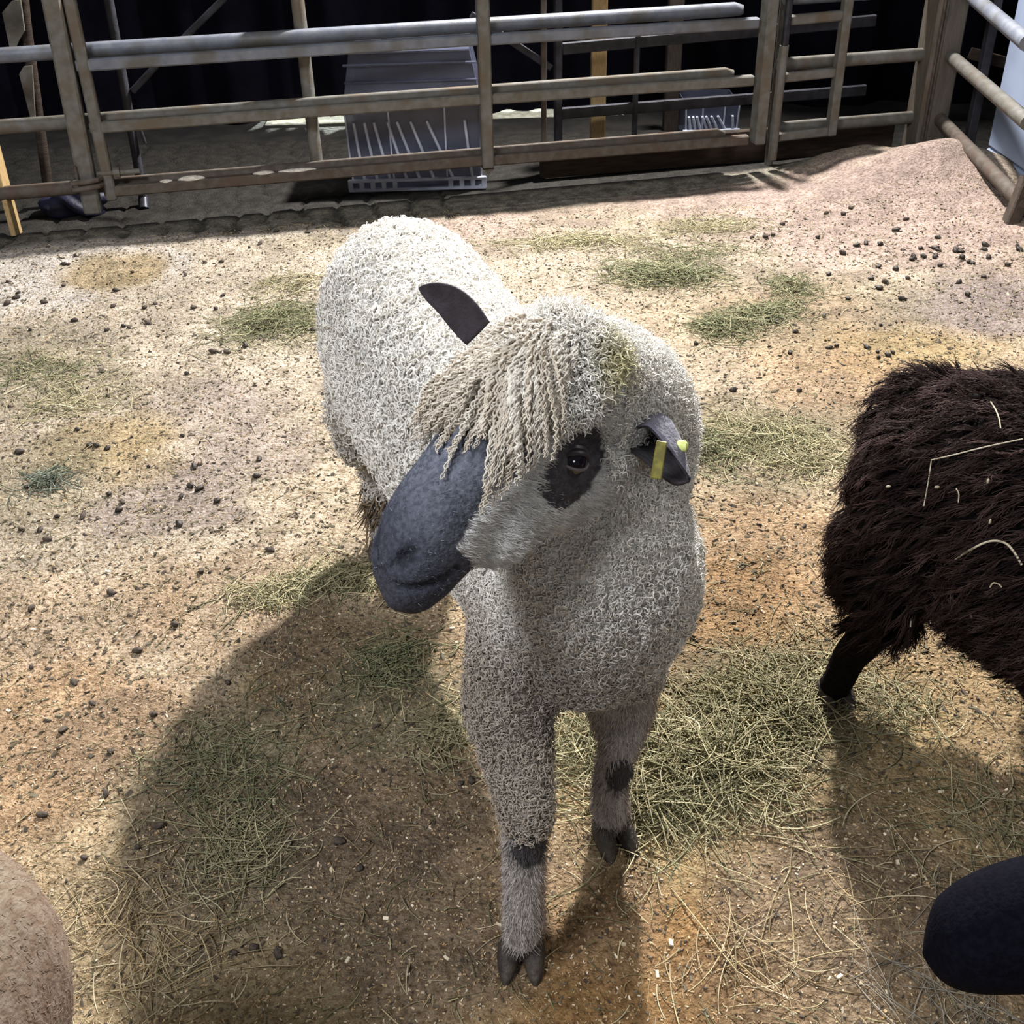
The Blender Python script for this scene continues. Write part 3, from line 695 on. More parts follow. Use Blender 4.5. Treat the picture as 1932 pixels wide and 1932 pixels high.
# brisket, shoulders
mb.ellipsoid(AD(1125, 1060, 1.475), (.125, .095, .17)); mb.ellipsoid((.10, 1.24, .535), (.135, .10, .17)); mb.ellipsoid((.02, 1.34, .50), (.085, .11, .15)); mb.ellipsoid((.19, 1.40, .50), (.085, .11, .15))
# neck
mb.limb([(.075, 1.42, .64), (.10, 1.33, .74), (.115, 1.27, .82), tuple(HP(-.02, 0, -.04))], [(.175, .16), (.158, .15), (.122, .12), (.08, .08)], k=28)
# head
head_loft(mb, OH, FH, LH, UH, SEC)
mb.ellipsoid(HP(.085, .05, .02), (.028, .024, .024), [FH, LH, UH]); mb.ellipsoid(HP(.085, -.05, .02), (.028, .024, .024), [FH, LH, UH])
mb.ellipsoid(HP(.045, .0, -.105), (.10, .082, .07), [FH, LH, UH])
for sg in (-1, 1):
    mb.ellipsoid(HP(.10, .036 * sg, -.06), (.075, .042, .058), [FH, LH, UH]); mb.ellipsoid(HP(.16, .030 * sg, -.062), (.058, .036, .042), [FH, LH, UH])
mb.ellipsoid(HP(.262, 0, -.054), (.034, .033, .024), [FH, LH, UH])         # chin
# front legs (right fore is the near one)
h1 = AZ(984, 1812); h2 = AZ(1158, 1585)
k1 = AY(992, 1530, 1.075); e1 = AY(972, 1400, 1.16)
leg1 = [(.02, 1.30, .46), tuple(AY(962, 1330, 1.20)), tuple(e1), tuple(k1), tuple(AY(990, 1610, 1.055)), tuple(AY(988, 1735, 1.04)), (h1[0], h1[1] + .012, .03)]
mb.limb(leg1, [.085, .062, .049, .0335, .029, .028, .027])
k2 = AY(1166, 1408, 1.315)
leg2 = [(.18, 1.38, .46), tuple(AY(1172, 1330, 1.36)), tuple(AY(1170, 1375, 1.335)), tuple(k2), tuple(AY(1152, 1480, 1.30)), tuple(AY(1152, 1545, 1.285)), (h2[0] - .002, h2[1] + .015, .035)]
mb.limb(leg2, [.075, .055, .044, .033, .029, .030, .028])
# hind legs
hl1 = (-.305, 2.14); hl2 = (-.115, 2.27)
mb.limb([(-.29, 2.2, .48), (-.315, 2.12, .36), (-.31, 2.24, .23), (-.305, 2.20, .13), (-.305, 2.155, .03)], [(.09, .12), .075, .05, .033, .028])
mb.limb([(-.14, 2.25, .48), (-.12, 2.24, .36), (-.115, 2.34, .23), (-.115, 2.31, .13), (-.115, 2.28, .03)], [(.09, .12), .075, .05, .033, .028])
V, T, Q4 = remesh(mb, 0.0055, 5); N = vnormals(V, T)
def hc(P): q = np.asarray(P) - OH; return q @ FH, q @ LH, q @ UH
# ---- sculpt nostrils, mouth line, eye hollows
def bvh(V, T): return BVHTree.FromPolygons([tuple(v) for v in V], [tuple(t) for t in T])
B0 = bvh(V, T)
def hit(B, px, py):
    r = ray(px, py); h_ = B.ray_cast(Vector(EYE), Vector(nz(r)))
    return (np.array(h_[0]), np.array(h_[1])) if h_[0] is not None else (None, None)
def mirror(p):
    t, l, u_ = hc(p); return HP(t, -l, u_)
def carve(curve, depth, rad):
    global V
    for p in np.asarray(curve):
        d_ = np.linalg.norm(V - p, axis=1); w = np.exp(-(d_ / rad) ** 2)
        mvd[:] = np.maximum(mvd, w * depth)
mvd = np.zeros(len(V))
nost = [hit(B0, *p)[0] for p in ((772, 1046), (758, 1056), (742, 1062), (725, 1070), (708, 1076))]
nost = [p for p in nost if p is not None]
nc = spline(nost, 14); carve(nc[:5], 0.010, 0.0085); carve(nc[5:], 0.0035, 0.004)
nm = np.array([mirror(p) for p in nc]); carve(nm[:5], 0.010, 0.0085); carve(nm[5:], 0.0035, 0.004)
mouth = [hit(B0, *p)[0] for p in ((862, 1074), (840, 1090), (812, 1104), (780, 1110), (745, 1104))]
mouth = [p for p in mouth if p is not None]
mcv = spline(mouth, 24); carve(mcv, 0.0055, 0.005); carve(np.array([mirror(p) for p in mcv]), 0.0055, 0.005)
eyeP, eyeN = hit(B0, 1086, 870); eyeM = mirror(eyeP)
V = V - N * mvd[:, None]; N = vnormals(V, T)
# ---- coat regions
t_, l_, u_ = hc(V)
nzv = vnoise(V[:, 0] * 30 + V[:, 2] * 17, V[:, 1] * 30 + V[:, 2] * 23, 1.0, 90) - .5
eyed = np.minimum(np.linalg.norm(V - eyeP, axis=1), np.linalg.norm(V - eyeM, axis=1))
inhead = (t_ > -.07) & (np.sqrt(l_ ** 2) < .11) & (u_ > -.19) & (u_ < .09) & (V[:, 2] > .62) & (t_ < .34)
cheekline = 0.010 - 0.05 * (t_ - .10)
face = inhead & (t_ > .085) & ((u_ > cheekline + .012 * nzv) | (t_ > .228 + .02 * nzv))
eyedv = np.minimum(*[np.sqrt((((V - e_) @ FH - .010) / 1.35) ** 2 + ((V - e_) @ LH) ** 2 + ((V - e_) @ UH) ** 2) for e_ in (eyeP, eyeM)])
eyepatch = inhead & (eyedv < .042 + .010 * nzv)
dark = face | eyepatch
cheek = inhead & ~dark & (t_ > .03) & (u_ > -.135) & (np.abs(l_) < .085)
legz = V[:, 2] < .30
lowleg = (V[:, 2] < .285) & (np.abs(V[:, 1] - 1.2) < .4) | (V[:, 2] < .11)
def dirt_shade(P):
    """taupe staining of the underside, brisket and legs, with shade mixed into the colour"""
    k = np.clip((.52 - P[:, 2]) / .22, 0, 1) * (.55 + .9 * vnoise(P[:, 0] * 9, P[:, 1] * 9 + P[:, 2] * 12, 1, 91))
    front = np.clip((1.42 - P[:, 1]) / .12, 0, 1)
    k2_ = front * np.clip((.58 - P[:, 2]) / .12, 0, 1) * np.clip((.12 - P[:, 0]) / .12 + .2, 0, 1)
    k = k + .35 * front * np.clip((.60 - P[:, 2]) / .1, 0, 1)
    k3_ = np.clip((P[:, 1] - 1.9) / .2, 0, 1) * np.clip((.15 - P[:, 2]) / .06, 0, 1)
    return np.clip(k * .55 + k2_ * .55, 0, 1), k3_
BODYC = np.tile(np.array([[.68, .65, .60]]), (len(V), 1))
kd1, kd2 = dirt_shade(V)
BODYC = BODYC * (1 - kd1[:, None]) + np.array([.32, .275, .235]) * kd1[:, None]
BODYC = BODYC * (1 - kd2[:, None]) + np.array([.15, .11, .07]) * kd2[:, None]
BODYC[dark] = (.155, .168, .21)
mzw = (np.clip((t_ - .175 + .03 * nzv + .35 * np.clip(-u_ - .01, 0, .1)) / .085, 0, 1) * dark)[:, None]
BODYC = BODYC * (1 - mzw) + np.array([.058, .062, .085]) * mzw
BODYC[eyepatch] = (.070, .064, .072)
BODYC[cheek] = (.50, .49, .475)
BODYC[lowleg] = (.38, .35, .33)
for kp in (k1, k2): BODYC[np.linalg.norm((V - (kp + [.004, -.035, -.032])) * [1, .8, .8], axis=1) < .027] = (.06, .056, .058)
BODYC[V[:, 2] < .045] = (.06, .05, .045)
BODYC[mvd > .0024] *= .45  # carved nostrils and mouth line darkened in colour for recess shade
sheep = thing('sheep', (.0, 1.6, 0), 'white curly-fleeced sheep with blue-grey face standing in the middle of the pen', 'sheep')
mesh_np('body', V, Q4, M['hide'], sheep, BODYC)
wool = ~(dark | (cheek & (t_ > .045)) | lowleg)
B1 = bvh(V, T)
# ---- fleece
def wool_colour(P, n_, K, S, base=(.88, .86, .81)):
    k, k3_ = dirt_shade(P); c = np.array(base)[None] * (1 - k[:, None]) + np.array([.40, .345, .29]) * k[:, None]
    c = c * (1 - k3_[:, None]) + np.array([.16, .115, .075]) * k3_[:, None]
    ys = AD(1158, 692, 1.30); pth = np.clip(1.3 - np.linalg.norm(P - YST, axis=1) / .035, 0, 1)[:, None]
    c = c * (1 - .75 * pth) + np.array([.66, .60, .26]) * .75 * pth
    c = c * rng.uniform(.82, 1.08, (len(P), 1))
    return np.repeat(np.minimum(c, .93), K * S, axis=0)
YST = hit(B1, 1155, 695)[0]
hindw = np.clip((V[:, 1] - 1.38) / .12, 0, 1)
parts = []
DOWN = np.array([0, 0, -1.0])
def viewside(P): return nz(EYE - P)
# big hooked curls over back and rump
hm = wool * hindw
P, NN, ti = sample(V, T, N, 17000, hm.astype(float))
D = tang(NN, DOWN + rng.normal(size=(len(P), 3)) * .5)
cl, rd = curls(P + NN * rng.uniform(0, .006, (len(P), 1)), NN, D, rng.uniform(.008, .018, len(P)), rng.uniform(.0048, .0085, len(P)), rng.uniform(.8, 1.35, len(P)), rng.uniform(.0012, .0021, len(P)), 13)
v, f = strands(cl, rd, 4); parts.append((v, f, wool_colour(P, len(P), 4, 13)))
P, NN, ti = sample(V, T, N, 4200, hm.astype(float))
D = tang(NN, DOWN + rng.normal(size=(len(P), 3)) * .7)
cl, rd = curls(P + NN * rng.uniform(.004, .010, (len(P), 1)), NN, D, rng.uniform(.006, .014, len(P)), rng.uniform(.0075, .0105, len(P)), rng.uniform(.65, 1.1, len(P)), rng.uniform(.0018, .0026, len(P)), 14, stand=.75)
v, f = strands(cl, rd, 4); parts.append((v, f, wool_colour(P, len(P), 4, 14)))
P, NN, ti = sample(V, T, N, 3600, (wool * (1 - hindw) * (V[:, 2] < .68)).astype(float))
D = tang(NN, DOWN + rng.normal(size=(len(P), 3)) * .6)
cl, rd = curls(P + NN * rng.uniform(.002, .008, (len(P), 1)), NN, D, rng.uniform(.008, .015, len(P)), rng.uniform(.0036, .0062, len(P)), rng.uniform(.8, 1.4, len(P)), rng.uniform(.0012, .0018, len(P)), 13)
v, f = strands(cl, rd, 3); parts.append((v, f, wool_colour(P, len(P), 3, 13)))
# finer curls on chest, neck, poll
fm = wool * (1 - hindw) * np.where(inhead & (u_ > 0) & (t_ > -.02), .0, 1.0)
P, NN, ti = sample(V, T, N, 30000, fm.astype(float))
D = tang(NN, DOWN + rng.normal(size=(len(P), 3)) * .5)
big = np.clip((.62 - P[:, 2]) / .25, 0, 1) * .5
cl, rd = curls(P + NN * rng.uniform(0, .008, (len(P), 1)), NN, D, rng.uniform(.007, .014, len(P)), rng.uniform(.0022, .0042, len(P)) * (1 + big), rng.uniform(.8, 2.0, len(P)), rng.uniform(.0007, .0012, len(P)) * (1 + .4 * big), 12)
v, f = strands(cl, rd, 3); parts.append((v, f, wool_colour(P, len(P), 3, 12)))
v, f, c = join(parts); mesh_np('fleece', v, f, M['wool'], sheep, c)

# hanging soiled locks on the hind leg
P, NN, ti = sample(V, T, N, 130, ((V[:, 1] > 2.0) & (V[:, 2] < .155) & (V[:, 2] > .08) & (V[:, 0] < -.2)).astype(float))
S = 9; tt = np.linspace(0, 1, S)[None, :, None]
cl = P[:, None] + NN[:, None] * .018 * np.sqrt(tt) + DOWN * rng.uniform(.02, .055, (len(P), 1, 1)) * tt + rng.normal(size=(len(P), 3))[:, None] * .012 * tt ** 2
v, f = strands(cl, np.repeat((.0035 * (1 - .8 * tt[:, :, 0] ** 2)), len(P), 0), 3)
mesh_np('soiled_locks', v, f, M['wool'], sheep, np.repeat(np.array([.13, .095, .06]) * rng.uniform(.5, 1.6, (len(P), 1)), S * 3, 0))

# ---- fuzz of cheeks, legs, face
def fuzz(P, NN, D, L, r0, S=6, bend=.5, K=3, clump=0.0, up=.45, rnd=.28):
    n = len(P); tt = np.linspace(0, 1, S)[None, :, None]
    L = np.broadcast_to(np.asarray(L, float), (n,))[:, None, None]
    dd = nz(NN * up + D * .8 + rng.normal(size=(n, 3)) * rnd)[:, None]; d2 = nz(D + rng.normal(size=(n, 3)) * .35)[:, None]
    cl = P[:, None] - NN[:, None] * .002 + dd * L * tt * (1 - bend * tt) + d2 * L * bend * tt ** 2
    if clump:
        from mathutils.kdtree import KDTree
        ns = max(20, int(n / 16)); sd_i = rng.choice(n, ns, replace=False); kd = KDTree(ns)
        for q_, si in enumerate(sd_i): kd.insert(Vector(P[si]), q_)
        kd.balance(); near_ = np.array([kd.find(Vector(p_))[1] for p_ in P]); tips = cl[sd_i][:, -1]
        cl = cl + (tips[near_][:, None] - cl) * (.42 * tt ** 1.5)
    rd = r0 * (1 - .75 * tt[:, :, 0]); v, f = strands(cl, np.repeat(rd, n, 0), K); return v, f, S * K
parts = []
P, NN, _ = sample(V, T, N, 38000, (cheek | (inhead & ~dark & (t_ > -.03) & (t_ <= .03) & (u_ < .01) & (u_ > -.12) & (np.abs(l_) < .085))).astype(float))
D = tang(NN, -FH * .5 - UH * .8)
v, f, k_ = fuzz(P, NN, D, rng.uniform(.009, .021, len(P)), .00042, clump=.013, up=1.0, rnd=.55)
parts.append((v, f, np.repeat(np.array([.74, .73, .71]) * rng.uniform(.75, 1.15, (len(P), 1)), k_, 0)))
P, NN, _ = sample(V, T, N, 12000, (dark & (t_ < .30)).astype(float)); tP, lP, uP = hc(P)
ed = np.minimum(np.linalg.norm(P - eyeP, axis=1), np.linalg.norm(P - eyeM, axis=1)); keep = (ed > .026); P, NN, tP, ed = P[keep], NN[keep], tP[keep], ed[keep]
D = tang(NN, -FH * .6 - UH * .6 + rng.normal(size=P.shape) * .3)
v, f, k_ = fuzz(P, NN, D, rng.uniform(.004, .008, len(P)), .00042, S=4)
light = rng.random(len(P)) < np.clip(.42 - (tP - .16) * 3.2, .02, .42)
cc = np.where(light[:, None], np.array([.36, .38, .43]), np.array([.10, .11, .14])) * rng.uniform(.7, 1.2, (len(P), 1)); cc[ed < .042] = np.array([.085, .076, .084]) * rng.uniform(.6, 1.3, ((ed < .042).sum(), 1))
parts.append((v, f, np.repeat(cc, k_, 0)))
v, f, c = join(parts); mesh_np('face_fur', v, f, M['hair'], sheep, c)
P, NN, _ = sample(V, T, N, 11000, (lowleg & (V[:, 2] > .04)).astype(float))
D = tang(NN, DOWN + rng.normal(size=P.shape) * .3)
v, f, k_ = fuzz(P, NN, D, rng.uniform(.011, .028, len(P)), .0006, clump=.014, up=.75, rnd=.4)
cc = np.array([.50, .455, .43]) * rng.uniform(.55, 1.25, (len(P), 1))
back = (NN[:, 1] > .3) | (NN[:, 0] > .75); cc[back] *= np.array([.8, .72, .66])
for kp in (k1, k2): cc[np.linalg.norm((P - (kp + [.004, -.035, -.032])) * [1, .8, .8], axis=1) < .026 + .004 * rng.normal(size=len(P))] = (.07, .066, .068)
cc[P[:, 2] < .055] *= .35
mesh_np('leg_hair', v, f, M['hair'], sheep, np.repeat(cc, k_, 0))

# ---- forelock: long crimped locks falling from the poll
NL = 900; S = 44; NCL = 130; clumps = np.stack([rng.normal(size=NCL) * .45, rng.normal(size=NCL) * .25, rng.uniform(.75, 1.25, NCL)], 1); cctr = np.stack([rng.random(NCL), rng.uniform(-1, 1, NCL)], 1)
ra = rng.random(NL); rb = rng.uniform(-1, 1, NL)
roots = [HP(-.045 + .085 * a, .062 * b_, .09) for a, b_ in zip(ra, rb)]
paths = np.zeros((NL, S, 3)); lens = np.zeros(NL); surf = B1
cid = np.argmin((ra[:, None] - cctr[None, :, 0]) ** 2 + (rb[:, None] - cctr[None, :, 1]) ** 2, 1)
LOCKC = np.zeros((NL, 3))
for i in range(NL):
    h_ = surf.find_nearest(Vector(roots[i])); p = np.array(h_[0]); n_ = np.array(h_[1])
    a, b_ = ra[i], rb[i]
    ck = clumps[cid[i]]
    Lk = (.045 + .075 * a) * rng.uniform(.75, 1.15) * ck[2]
    if .10 < b_ < .32 and rng.random() < .7: Lk = rng.uniform(.13, .19)
    if b_ > .5: Lk *= .6
    lens[i] = Lk; off = .006 + .026 * rng.random() ** 1.0 * (1 - .4 * abs(b_))
    d_ = nz(n_ * .6 + FH * .5 + LH * b_ * .7)
    for k in range(S):
        u1 = k / (S - 1); paths[i, k] = p + 0
        flow = FH * (.95 - .25 * abs(b_)) + LH * (b_ * .75 + ck[0] * (1 - .3 * u1) + .35 * math.sin(5 * u1 + ck[1] * 9)) + DOWN * (.15 + .9 * u1) + n_ * (.35 * (1 - u1) ** 2)
        d_ = nz(d_ * .8 + nz(flow) * .2 + rng.normal(size=3) * .03)
        p = p + d_ * Lk / (S - 1)
        h_ = surf.find_nearest(Vector(p), .2)
        if h_[0] is not None:
            q_ = np.array(h_[0]); n_ = np.array(h_[1]); dist = np.dot(p - q_, n_); want = off * min(1, .15 + u1 * 5) * (1 - .35 * u1)
            if dist < want: p = p + n_ * (want - dist) * .8
            elif dist > want + .012: p = p - n_ * (dist - want - .012) * .25
tt = np.linspace(0, 1, S)
parts = []
tg = nz(np.gradient(paths, axis=1)); rv = nz(rng.normal(size=(NL, 1, 3))); A = nz(np.cross(tg, rv)); Bv = np.cross(tg, A)
for sub in range(3):
    wl = rng.uniform(.0085, .017, NL); ph = rng.random(NL) * 6.28 + sub * 2.1
    ang = (lens / wl)[:, None] * tt[None] * 2 * math.pi + ph[:, None]
    amp = (rng.uniform(.0012, .0034, NL)[:, None] * np.minimum(1, .3 + 2 * tt)[None])[:, :, None]
    so = (A * math.cos(sub * 2.09) + Bv * math.sin(sub * 2.09)) * .0013
    cl = paths + amp * (np.cos(ang)[:, :, None] * A + .7 * np.sin(ang)[:, :, None] * Bv) + so
    rd = np.broadcast_to(.00150 * (1 - .55 * tt ** 3)[None], (NL, S)) * rng.uniform(.75, 1.2, (NL, 1))
    v, f = strands(cl, rd, 3)
    base = np.array([.56, .50, .42]) * (1 - .0 * rb[:, None]) ; base = np.where((rb > .25)[:, None], np.array([.66, .62, .55]), base) * rng.uniform(.75, 1.15, (NL, 1))
    cv = base[:, None, :] * (1 + .22 * tt[None, :, None]); cv = np.repeat(cv.reshape(-1, 3), 3, axis=0)
    parts.append((v, f, np.minimum(cv, .85)))
v, f, c = join(parts); fk = mesh_np('forelock', v, f, M['wool'], sheep, c); fk['label'] = 'tan crimped forelock falling over the face'
# fluffy poll behind the forelock
P, NN, _ = sample(V, T, N, 6000, (inhead & (u_ > -.01) & (t_ < .06) & ~eyepatch & (eyed > .052)).astype(float))
D = tang(NN, FH * .4 + DOWN * .2 + rng.normal(size=P.shape) * .6)
cl, rd = curls(P + NN * rng.uniform(0, .016, (len(P), 1)), NN, D, rng.uniform(.010, .022, len(P)), rng.uniform(.002, .0036, len(P)), rng.uniform(.6, 1.6, len(P)), rng.uniform(.0009, .0014, len(P)), 12)
v, f = strands(cl, rd, 3); mesh_np('poll_wool', v, f, M['wool'], sheep, wool_colour(P, len(P), 3, 12))

# ---- eyes
for ep, sg in ((eyeP, 1), (eyeM, -1)):
    nn0 = nz(N[np.linalg.norm(V - eyeP, axis=1) < .02].mean(0)); en = nz(nn0 * .6 + nz(EYE - eyeP) * .5); fx = -(ROT @ np.array([1.0, .12, 0]))
    if sg < 0: en = en - 2 * np.dot(en, LH) * LH; fx = fx - 2 * np.dot(fx, LH) * LH
    fx = nz(fx - np.dot(fx, en) * en); fy = np.cross(en, fx); fy = fy if np.dot(fy, UH) > 0 else -fy
    c = ep - en * .0085
    q = MB(); q.ellipsoid(c, (.0180, .0180, .0180), None, 28, 18); q.build('eye', M['eye'], sheep)
    def lidarc(a0, a1, ra_, rb_, r0, lift, m, nm):
        q = MB(); aa = np.linspace(a0, a1, 22)
        pts = []
        for a in aa:
            d_ = fx * ra_ * math.cos(a) + fy * rb_ * math.sin(a); hgt = math.sqrt(max(1e-6, .0186 ** 2 - np.dot(d_, d_))) if np.dot(d_, d_) < .0186 ** 2 else 0
            pts.append(c + d_ + en * (hgt + lift))
        q.tube(pts, [r0 * (.35 + .65 * math.sin(math.pi * (k_ + .5) / 22)) for k_ in range(22)], 8); q.build(nm, m, sheep)
    lidarc(.05, math.pi - .05, .0172, .0098, .0036, .0, M['lid'], 'eyelid'); lidarc(math.pi + .05, 2 * math.pi - .05, .0172, .0096, .0020, .0, M['lid_rim'], 'eyelid')
    lidarc(.1, math.pi - .1, .0180, .0150, .0046, -.002, M['lid'], 'eyelid')
# ---- ears
def ear(root, tip, open_dir, width, arc, m, nm, label=None, curl0=0.0, droop=(0, 0, 0)):
    """rolled leaf: centre line root->tip, cross section an arc opening toward open_dir"""
    n, k = 22, 15; root, tip = np.asarray(root), np.asarray(tip); mid = (root + tip) / 2 + np.asarray(droop)
    ln = spline([root, mid, tip], n); ax = nz(np.gradient(ln, axis=0)); V1 = []
    for i in range(n):
        s_ = i / (n - 1); w = width * ((.72 + .56 * s_ - .2 * s_ * s_) * max(0, 1 - s_ ** 1.9) ** .8 + .02)
        o_ = nz(open_dir - np.dot(open_dir, ax[i]) * ax[i]); sd = np.cross(ax[i], o_)
        ar = arc * (1 - .45 * s_)
        for j in range(k):
            a = (j / (k - 1) - .5) * ar; rr = w / max(ar, .3)
            V1.append(ln[i] + sd * rr * math.sin(a) + o_ * rr * (1 - math.cos(a)))
    V1 = np.array(V1); F1 = np.array([[i * k + j, i * k + j + 1, (i + 1) * k + j + 1, (i + 1) * k + j] for i in range(n - 1) for j in range(k - 1)])
    o = mesh_np(nm, V1, F1, M[m], sheep)
    sd_ = o.modifiers.new('t', 'SOLIDIFY'); sd_.thickness = .0035; sd_.offset = 0; o.data.materials.append(M['ear_back'])
    sd_.material_offset = 1; sd_.material_offset_rim = 0
    return o, ln, V1.reshape(n, k, 3)
rootN, _ = hit(B1, 1196, 838)
dN = np.dot(rootN - EYE, ROT @ np.array([0, 0, 1.0]))
tipN = AD(1296, 908, dN - .01)
CT_ = [[(1192, 852, .0), (1186, 832, .022), (1200, 792, .016), (1202, 808, -.006)],
       [(1215, 868, -.006), (1232, 842, .030), (1252, 783, .020), (1226, 808, -.016)],
       [(1245, 896, -.010), (1266, 872, .022), (1285, 832, .012), (1262, 850, -.016)],
       [(1274, 914, -.010), (1287, 902, .008), (1296, 880, .004), (1287, 882, -.012)],
       [(1299, 909, -.002), (1301, 907, .0), (1302, 903, .0), (1300, 904, -.003)]]
CP_ = np.array([[AD(a, c_, dN - .022 + e_) for a, c_, e_ in r_] for r_ in CT_])
rows_ = np.array([spline(r_, 17) for r_ in CP_]); gridN = np.array([spline(rows_[:, k], 25) for k in range(17)]).transpose(1, 0, 2)
fN = np.array([[i * 17 + j, i * 17 + j + 1, (i + 1) * 17 + j + 1, (i + 1) * 17 + j] for i in range(24) for j in range(16)])
earN = mesh_np('ear', gridN.reshape(-1, 3), fN, M['ear_back'], sheep); earN.data.materials.append(M['ear_skin'])  # inner face darker than the back, the cup's shade put in its colour
sd_ = earN.modifiers.new('t', 'SOLIDIFY'); sd_.thickness = .003; sd_.offset = 0; sd_.material_offset = 1; sd_.material_offset_rim = 1
rootF = AD(905, 628, 1.36); tipF = AD(790, 543, 1.37)
earF, lnF, gridF = ear(rootF, tipF, nz(EYE - rootF + np.array([-.25, 0, -.5])), .060, 1.2, 'ear_skin', 'ear', droop=(.004, 0, .010))
# ---- ear tag
q = MB(); c = AD(1243, 868, dN - .052); ax_ = nz(AD(1238, 906, dN - .052) - AD(1250, 832, dN - .049)); nn = nz(EYE - c); sdv = nz(np.cross(ax_, nn)); nn = np.cross(sdv, ax_)
q.box(c, (.044, .0125, .003), [ax_, sdv, nn], .001)
tg_ = q.build('ear_tag', M['tag_y'], earN)
q = MB(); bp = AD(1286, 842, dN - .020); q.tube([bp, bp + (ROT @ np.array([.004, 0, .0]))], .007, 14); q.ellipsoid(bp, (.008, .006, .008)); bt = q.build('tag_button', M['tag_lime'], earN); bt['label'] = 'round lime tag button'

# ---- hooves
for loc, fw_ in ((h1, (-.05, -1)), (h2, (.30, -1)), ((hl1[0], hl1[1], 0), (.05, -1)), ((hl2[0], hl2[1], 0), (.05, -1))):
    z0 = float(ground(np.array([loc[0]]), np.array([loc[1]]))[0])
    claws((loc[0], loc[1], z0 - .004), fw_, 1.05).build('hoof', M['hoof'], sheep)

# ================================================================== the black sheep on the right
bs = thing('sheep', (1.1, 1.55, 0), 'black-brown shaggy sheep with straw in its fleece, at the right edge', 'sheep')
mb = MB()
mb.limb([(.78, 1.63, .42), (.85, 1.59, .445), (1.00, 1.44, .43), (1.28, 1.20, .41), (1.60, 1.08, .46)], [(.165, .19), (.21, .22), (.24, .23), (.27, .25), (.19, .19)], k=30)
mb.ellipsoid(AY(1760, 800, 1.80), (.11, .09, .09)); mb.ellipsoid(AY(1672, 1060, 1.63), (.08, .12, .13))
mb.limb([(1.60, 1.15, .52), (1.74, 1.16, .66), (1.82, 1.18, .74)], [.13, .10, .08])
FB_ = nz([.8, -.35, -.45]); LB_ = nz(np.cross([0, 0, 1.0], FB_)); UB_ = np.cross(FB_, LB_)
head_loft(mb, np.array([1.83, 1.17, .76]), FB_, LB_, UB_, SEC)
bh = AZ(1572, 1322)
mb.limb([(.75, 1.62, .36), tuple(AY(1645, 1190, 1.58)), tuple(AY(1604, 1238, 1.60)), tuple(AY(1579, 1290, 1.59)), (bh[0], bh[1] + .012, .025)], [.065, .040, .033, .030, .031])
for q0_, q1_ in (((.98, 1.66, .36), (1.02, 1.74)), ((1.50, 1.02, .36), (1.50, 1.0)), ((1.60, 1.26, .36), (1.60, 1.26))):
    mb.limb([q0_, ((q0_[0] + q1_[0]) / 2, (q0_[1] + q1_[1]) / 2, .22), (q1_[0], q1_[1], .02)], [.07, .036, .03])
V, T, Q4 = remesh(mb, 0.008, 5); N = vnormals(V, T)
cb = np.tile(np.array([[.009, .007, .007]]), (len(V), 1)); mesh_np('body', V, Q4, M['blackhide'], bs, cb)
B2 = bvh(V, T)
wm = ((V[:, 2] > .20) & (V[:, 0] < 1.75)).astype(float)
P, NN, _ = sample(V, T, N, 8000, wm)
axb = nz(np.array([.80, -.35, 0])); D = tang(NN, -axb * .8 + DOWN * .55 + rng.normal(size=P.shape) * .22)
nsub, S = 9, 9; tt = np.linspace(0, 1, S)[None, :, None]
Lb = rng.uniform(.040, .066, len(P)); tipv = nz(NN * .42 + D * .9 + rng.normal(size=P.shape) * .16)
parts = []
tone = rng.uniform(0, 1, len(P)) ** 2.0
for sidx in range(nsub):
    n = len(P); base = P + tang(NN, rng.normal(size=P.shape)) * rng.uniform(0, .012, (n, 1)); end = P + tipv * (Lb * rng.uniform(.75, 1.1, n))[:, None] + DOWN * .008 + rng.normal(size=P.shape) * .0055
    ctl = P + NN * (Lb * .42)[:, None] + D * (Lb * .22)[:, None]
    wv = rng.normal(size=(n, 1, 3)) * .0022 * np.sin(tt * 14 + rng.random((n, 1, 1)) * 6)
    cl = base[:, None] * (1 - tt) ** 2 + 2 * ctl[:, None] * tt * (1 - tt) + end[:, None] * tt ** 2 + wv * tt
    rd = np.repeat(.0012 * (1 - .75 * tt[:, :, 0] ** 1.5), n, 0); v, f = strands(cl, rd, 3)
    c_ = (np.array([.014, .009, .0085])[None, None] * (1 - tt) + tt * (np.array([.020, .013, .012])[None, None] * (1 - tone[:, None, None]) + np.array([.105, .066, .060])[None, None] * tone[:, None, None]))
    parts.append((v, f, np.repeat(c_.reshape(-1, 3), 3, 0)))
v, f, c = join(parts); mesh_np('fleece', v, f, M['blackwool'], bs, c)
P, NN, _ = sample(V, T, N, 2600, ((V[:, 2] < .26) & (V[:, 2] > .02)).astype(float)); D = tang(NN, DOWN)
v, f, k_ = fuzz(P, NN, D, rng.uniform(.006, .014, len(P)), .0007); mesh_np('leg_hair', v, f, M['blackhair'], bs, np.repeat(np.array([.008, .006, .006]) * rng.uniform(.6, 1.6, (len(P), 1)), k_, 0))
for q_ in ((bh[0], bh[1]), (1.02, 1.74), (1.50, 1.0), (1.60, 1.26)):
    z0 = float(ground(np.array([q_[0]]), np.array([q_[1]]))[0]); claws((q_[0], q_[1], z0 - .004), (.15, -1) if q_[0] < .7 else (.8, -.35), 1.0).build('hoof', M['hoof'], bs)
